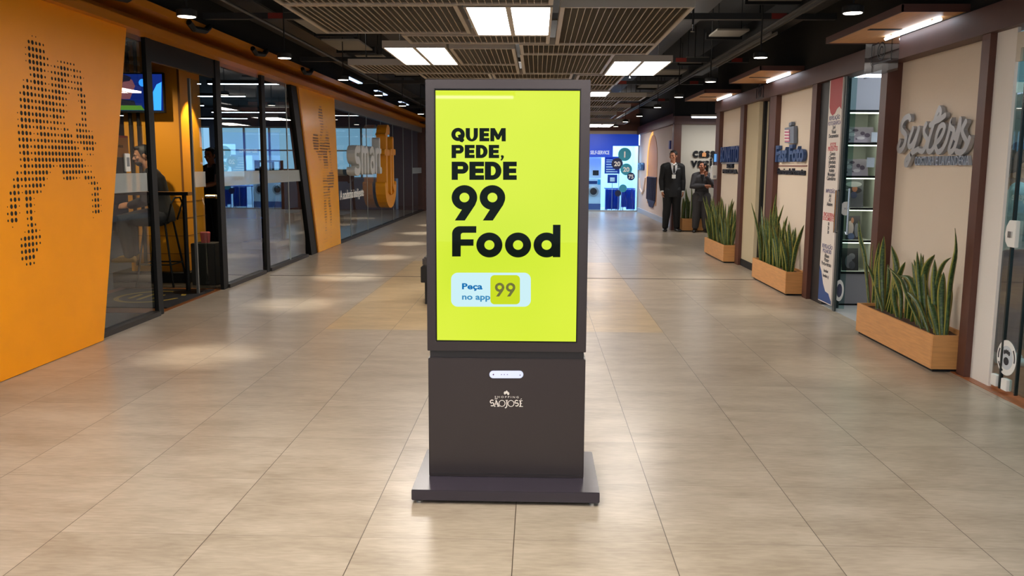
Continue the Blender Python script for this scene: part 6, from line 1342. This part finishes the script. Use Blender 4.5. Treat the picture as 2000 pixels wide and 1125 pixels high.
# --- woman in the sewing shop
J = stand(1.58, .17, .09, .11, .03); J['ell'] = (.21, -.03, 1.02); J['wrl'] = (.12, -.26, 1.0); J['elr'] = (-.21, -.03, 1.02); J['wrr'] = (-.12, -.26, 1.0)
HR = RZ(10, 12)
t = person('person with two dark hair buns, pale blue shirt and jeans inside the sewing shop', (3.50, 6.5, .004), 80, J, SKIN3, HR, [(J['wrl'], (-.1, -1, 0), (0, 0, -1), 1, .5, .9), (J['wrr'], (.1, -1, 0), (0, 0, -1), -1, .5, .9)], None, .95)
SH = mat('shirt_pale_blue', (176, 200, 206), .8, noise=.25, nscale=14)
m = MB(); torso(m, J['pelvis'], J['neck'], X_, [(-.12, .175, .135), (.1, .17, .13), (.4, .165, .125), (.66, .175, .128), (.80, .172, .12), (.89, .145, .095), (.95, .085, .068)])
for s_ in 'lr': limb(m, [lerp(J['neck'], J['sh'+s_], .45), J['sh'+s_]], [.062, .072]); arm(m, J['sh'+s_], J['el'+s_], J['wr'+s_], 1.15, .02, .5)
remesh('patterned_shirt', m, SH, t, .008)
m = MB(); torso(m, J['pelvis'], J['neck'], X_, [(-.18, .12, .10), (-.1, .178, .14), (0, .172, .132)])
for s_ in 'lr': leg(m, J['hp'+s_], J['kn'+s_], (J['an'+s_][0], J['an'+s_][1], .10), 1.08, .026)
remesh('jeans', m, mat('jeans_navy', (28, 42, 78), .85), t, .008)
m = MB(); [shoe(m, (J['an'+s_][0], J['an'+s_][1], .085), J['toe'+s_], .27, .05) for s_ in 'lr']; remesh('white_sneakers', m, mat('sneaker_white', (205, 212, 216), .5), t, .007)
face(t, J['head'], HR, .95)
m = MB(); hairlock(m, J['head'], HR, .95); f2 = lambda x, y, z: Vector(J['head'])+HR @ Vector((x, y, z))
for s_ in (-1, 1): m.ell(f2(s_*.055, .03, .125), (.042, .042, .040), HR)
limb(m, [f2(0, .09, .02), f2(0, .11, -.06), f2(0, .10, -.15)], [.05, .05, .03]); remesh('hair', m, mat('hair_brown', (40, 32, 28), .55), t, .006, 2)

# --- dark haired gym member in the distance
J = stand(1.7, .185, .09, .12, .05); J['ell'] = (.26, -.12, 1.14); J['wrl'] = (.16, -.36, 1.08); J['elr'] = (-.24, -.12, 1.12); J['wrr'] = (-.14, -.36, 1.06)
HR = RZ(20, 5)
t = person('person with dark hair and bare arms training behind the black mullion', (-5.3, 14.1, 0), -30, J, SKIN2, HR, [(J['wrl'], (0, -1, 0), (0, 0, -1), 1, 1.0), (J['wrr'], (0, -1, 0), (0, 0, -1), -1, 1.0)], None, vox=.009)
m = MB(); torso(m, J['pelvis'], J['neck'], X_, [(-.14, .178, .13), (.1, .17, .125), (.4, .165, .12), (.66, .178, .125), (.80, .175, .12), (.89, .145, .09), (.94, .09, .07)])
for s_ in 'lr': limb(m, [lerp(J['neck'], J['sh'+s_], .45), J['sh'+s_], lerp(J['sh'+s_], J['el'+s_], .35)], [.062, .068, .06])
remesh('black_top', m, BLK, t, .01)
m = MB(); torso(m, J['pelvis'], J['neck'], X_, [(-.18, .12, .10), (-.1, .175, .13), (0, .175, .13)])
for s_ in 'lr': leg(m, J['hp'+s_], J['kn'+s_], J['an'+s_], 1.05, .012)
remesh('leggings', m, BLK, t, .01)
m = MB(); [shoe(m, J['an'+s_], J['toe'+s_], .27, .05) for s_ in 'lr']; remesh('trainers', m, GD, t, .009)
face(t, J['head'], HR); m = MB(); hairlock(m, J['head'], HR); limb(m, [(0, .10, 1.68), (0, .14, 1.6), (0, .13, 1.48)], [.04, .04, .02]); remesh('hair', m, HAIR, t, .008, 2)
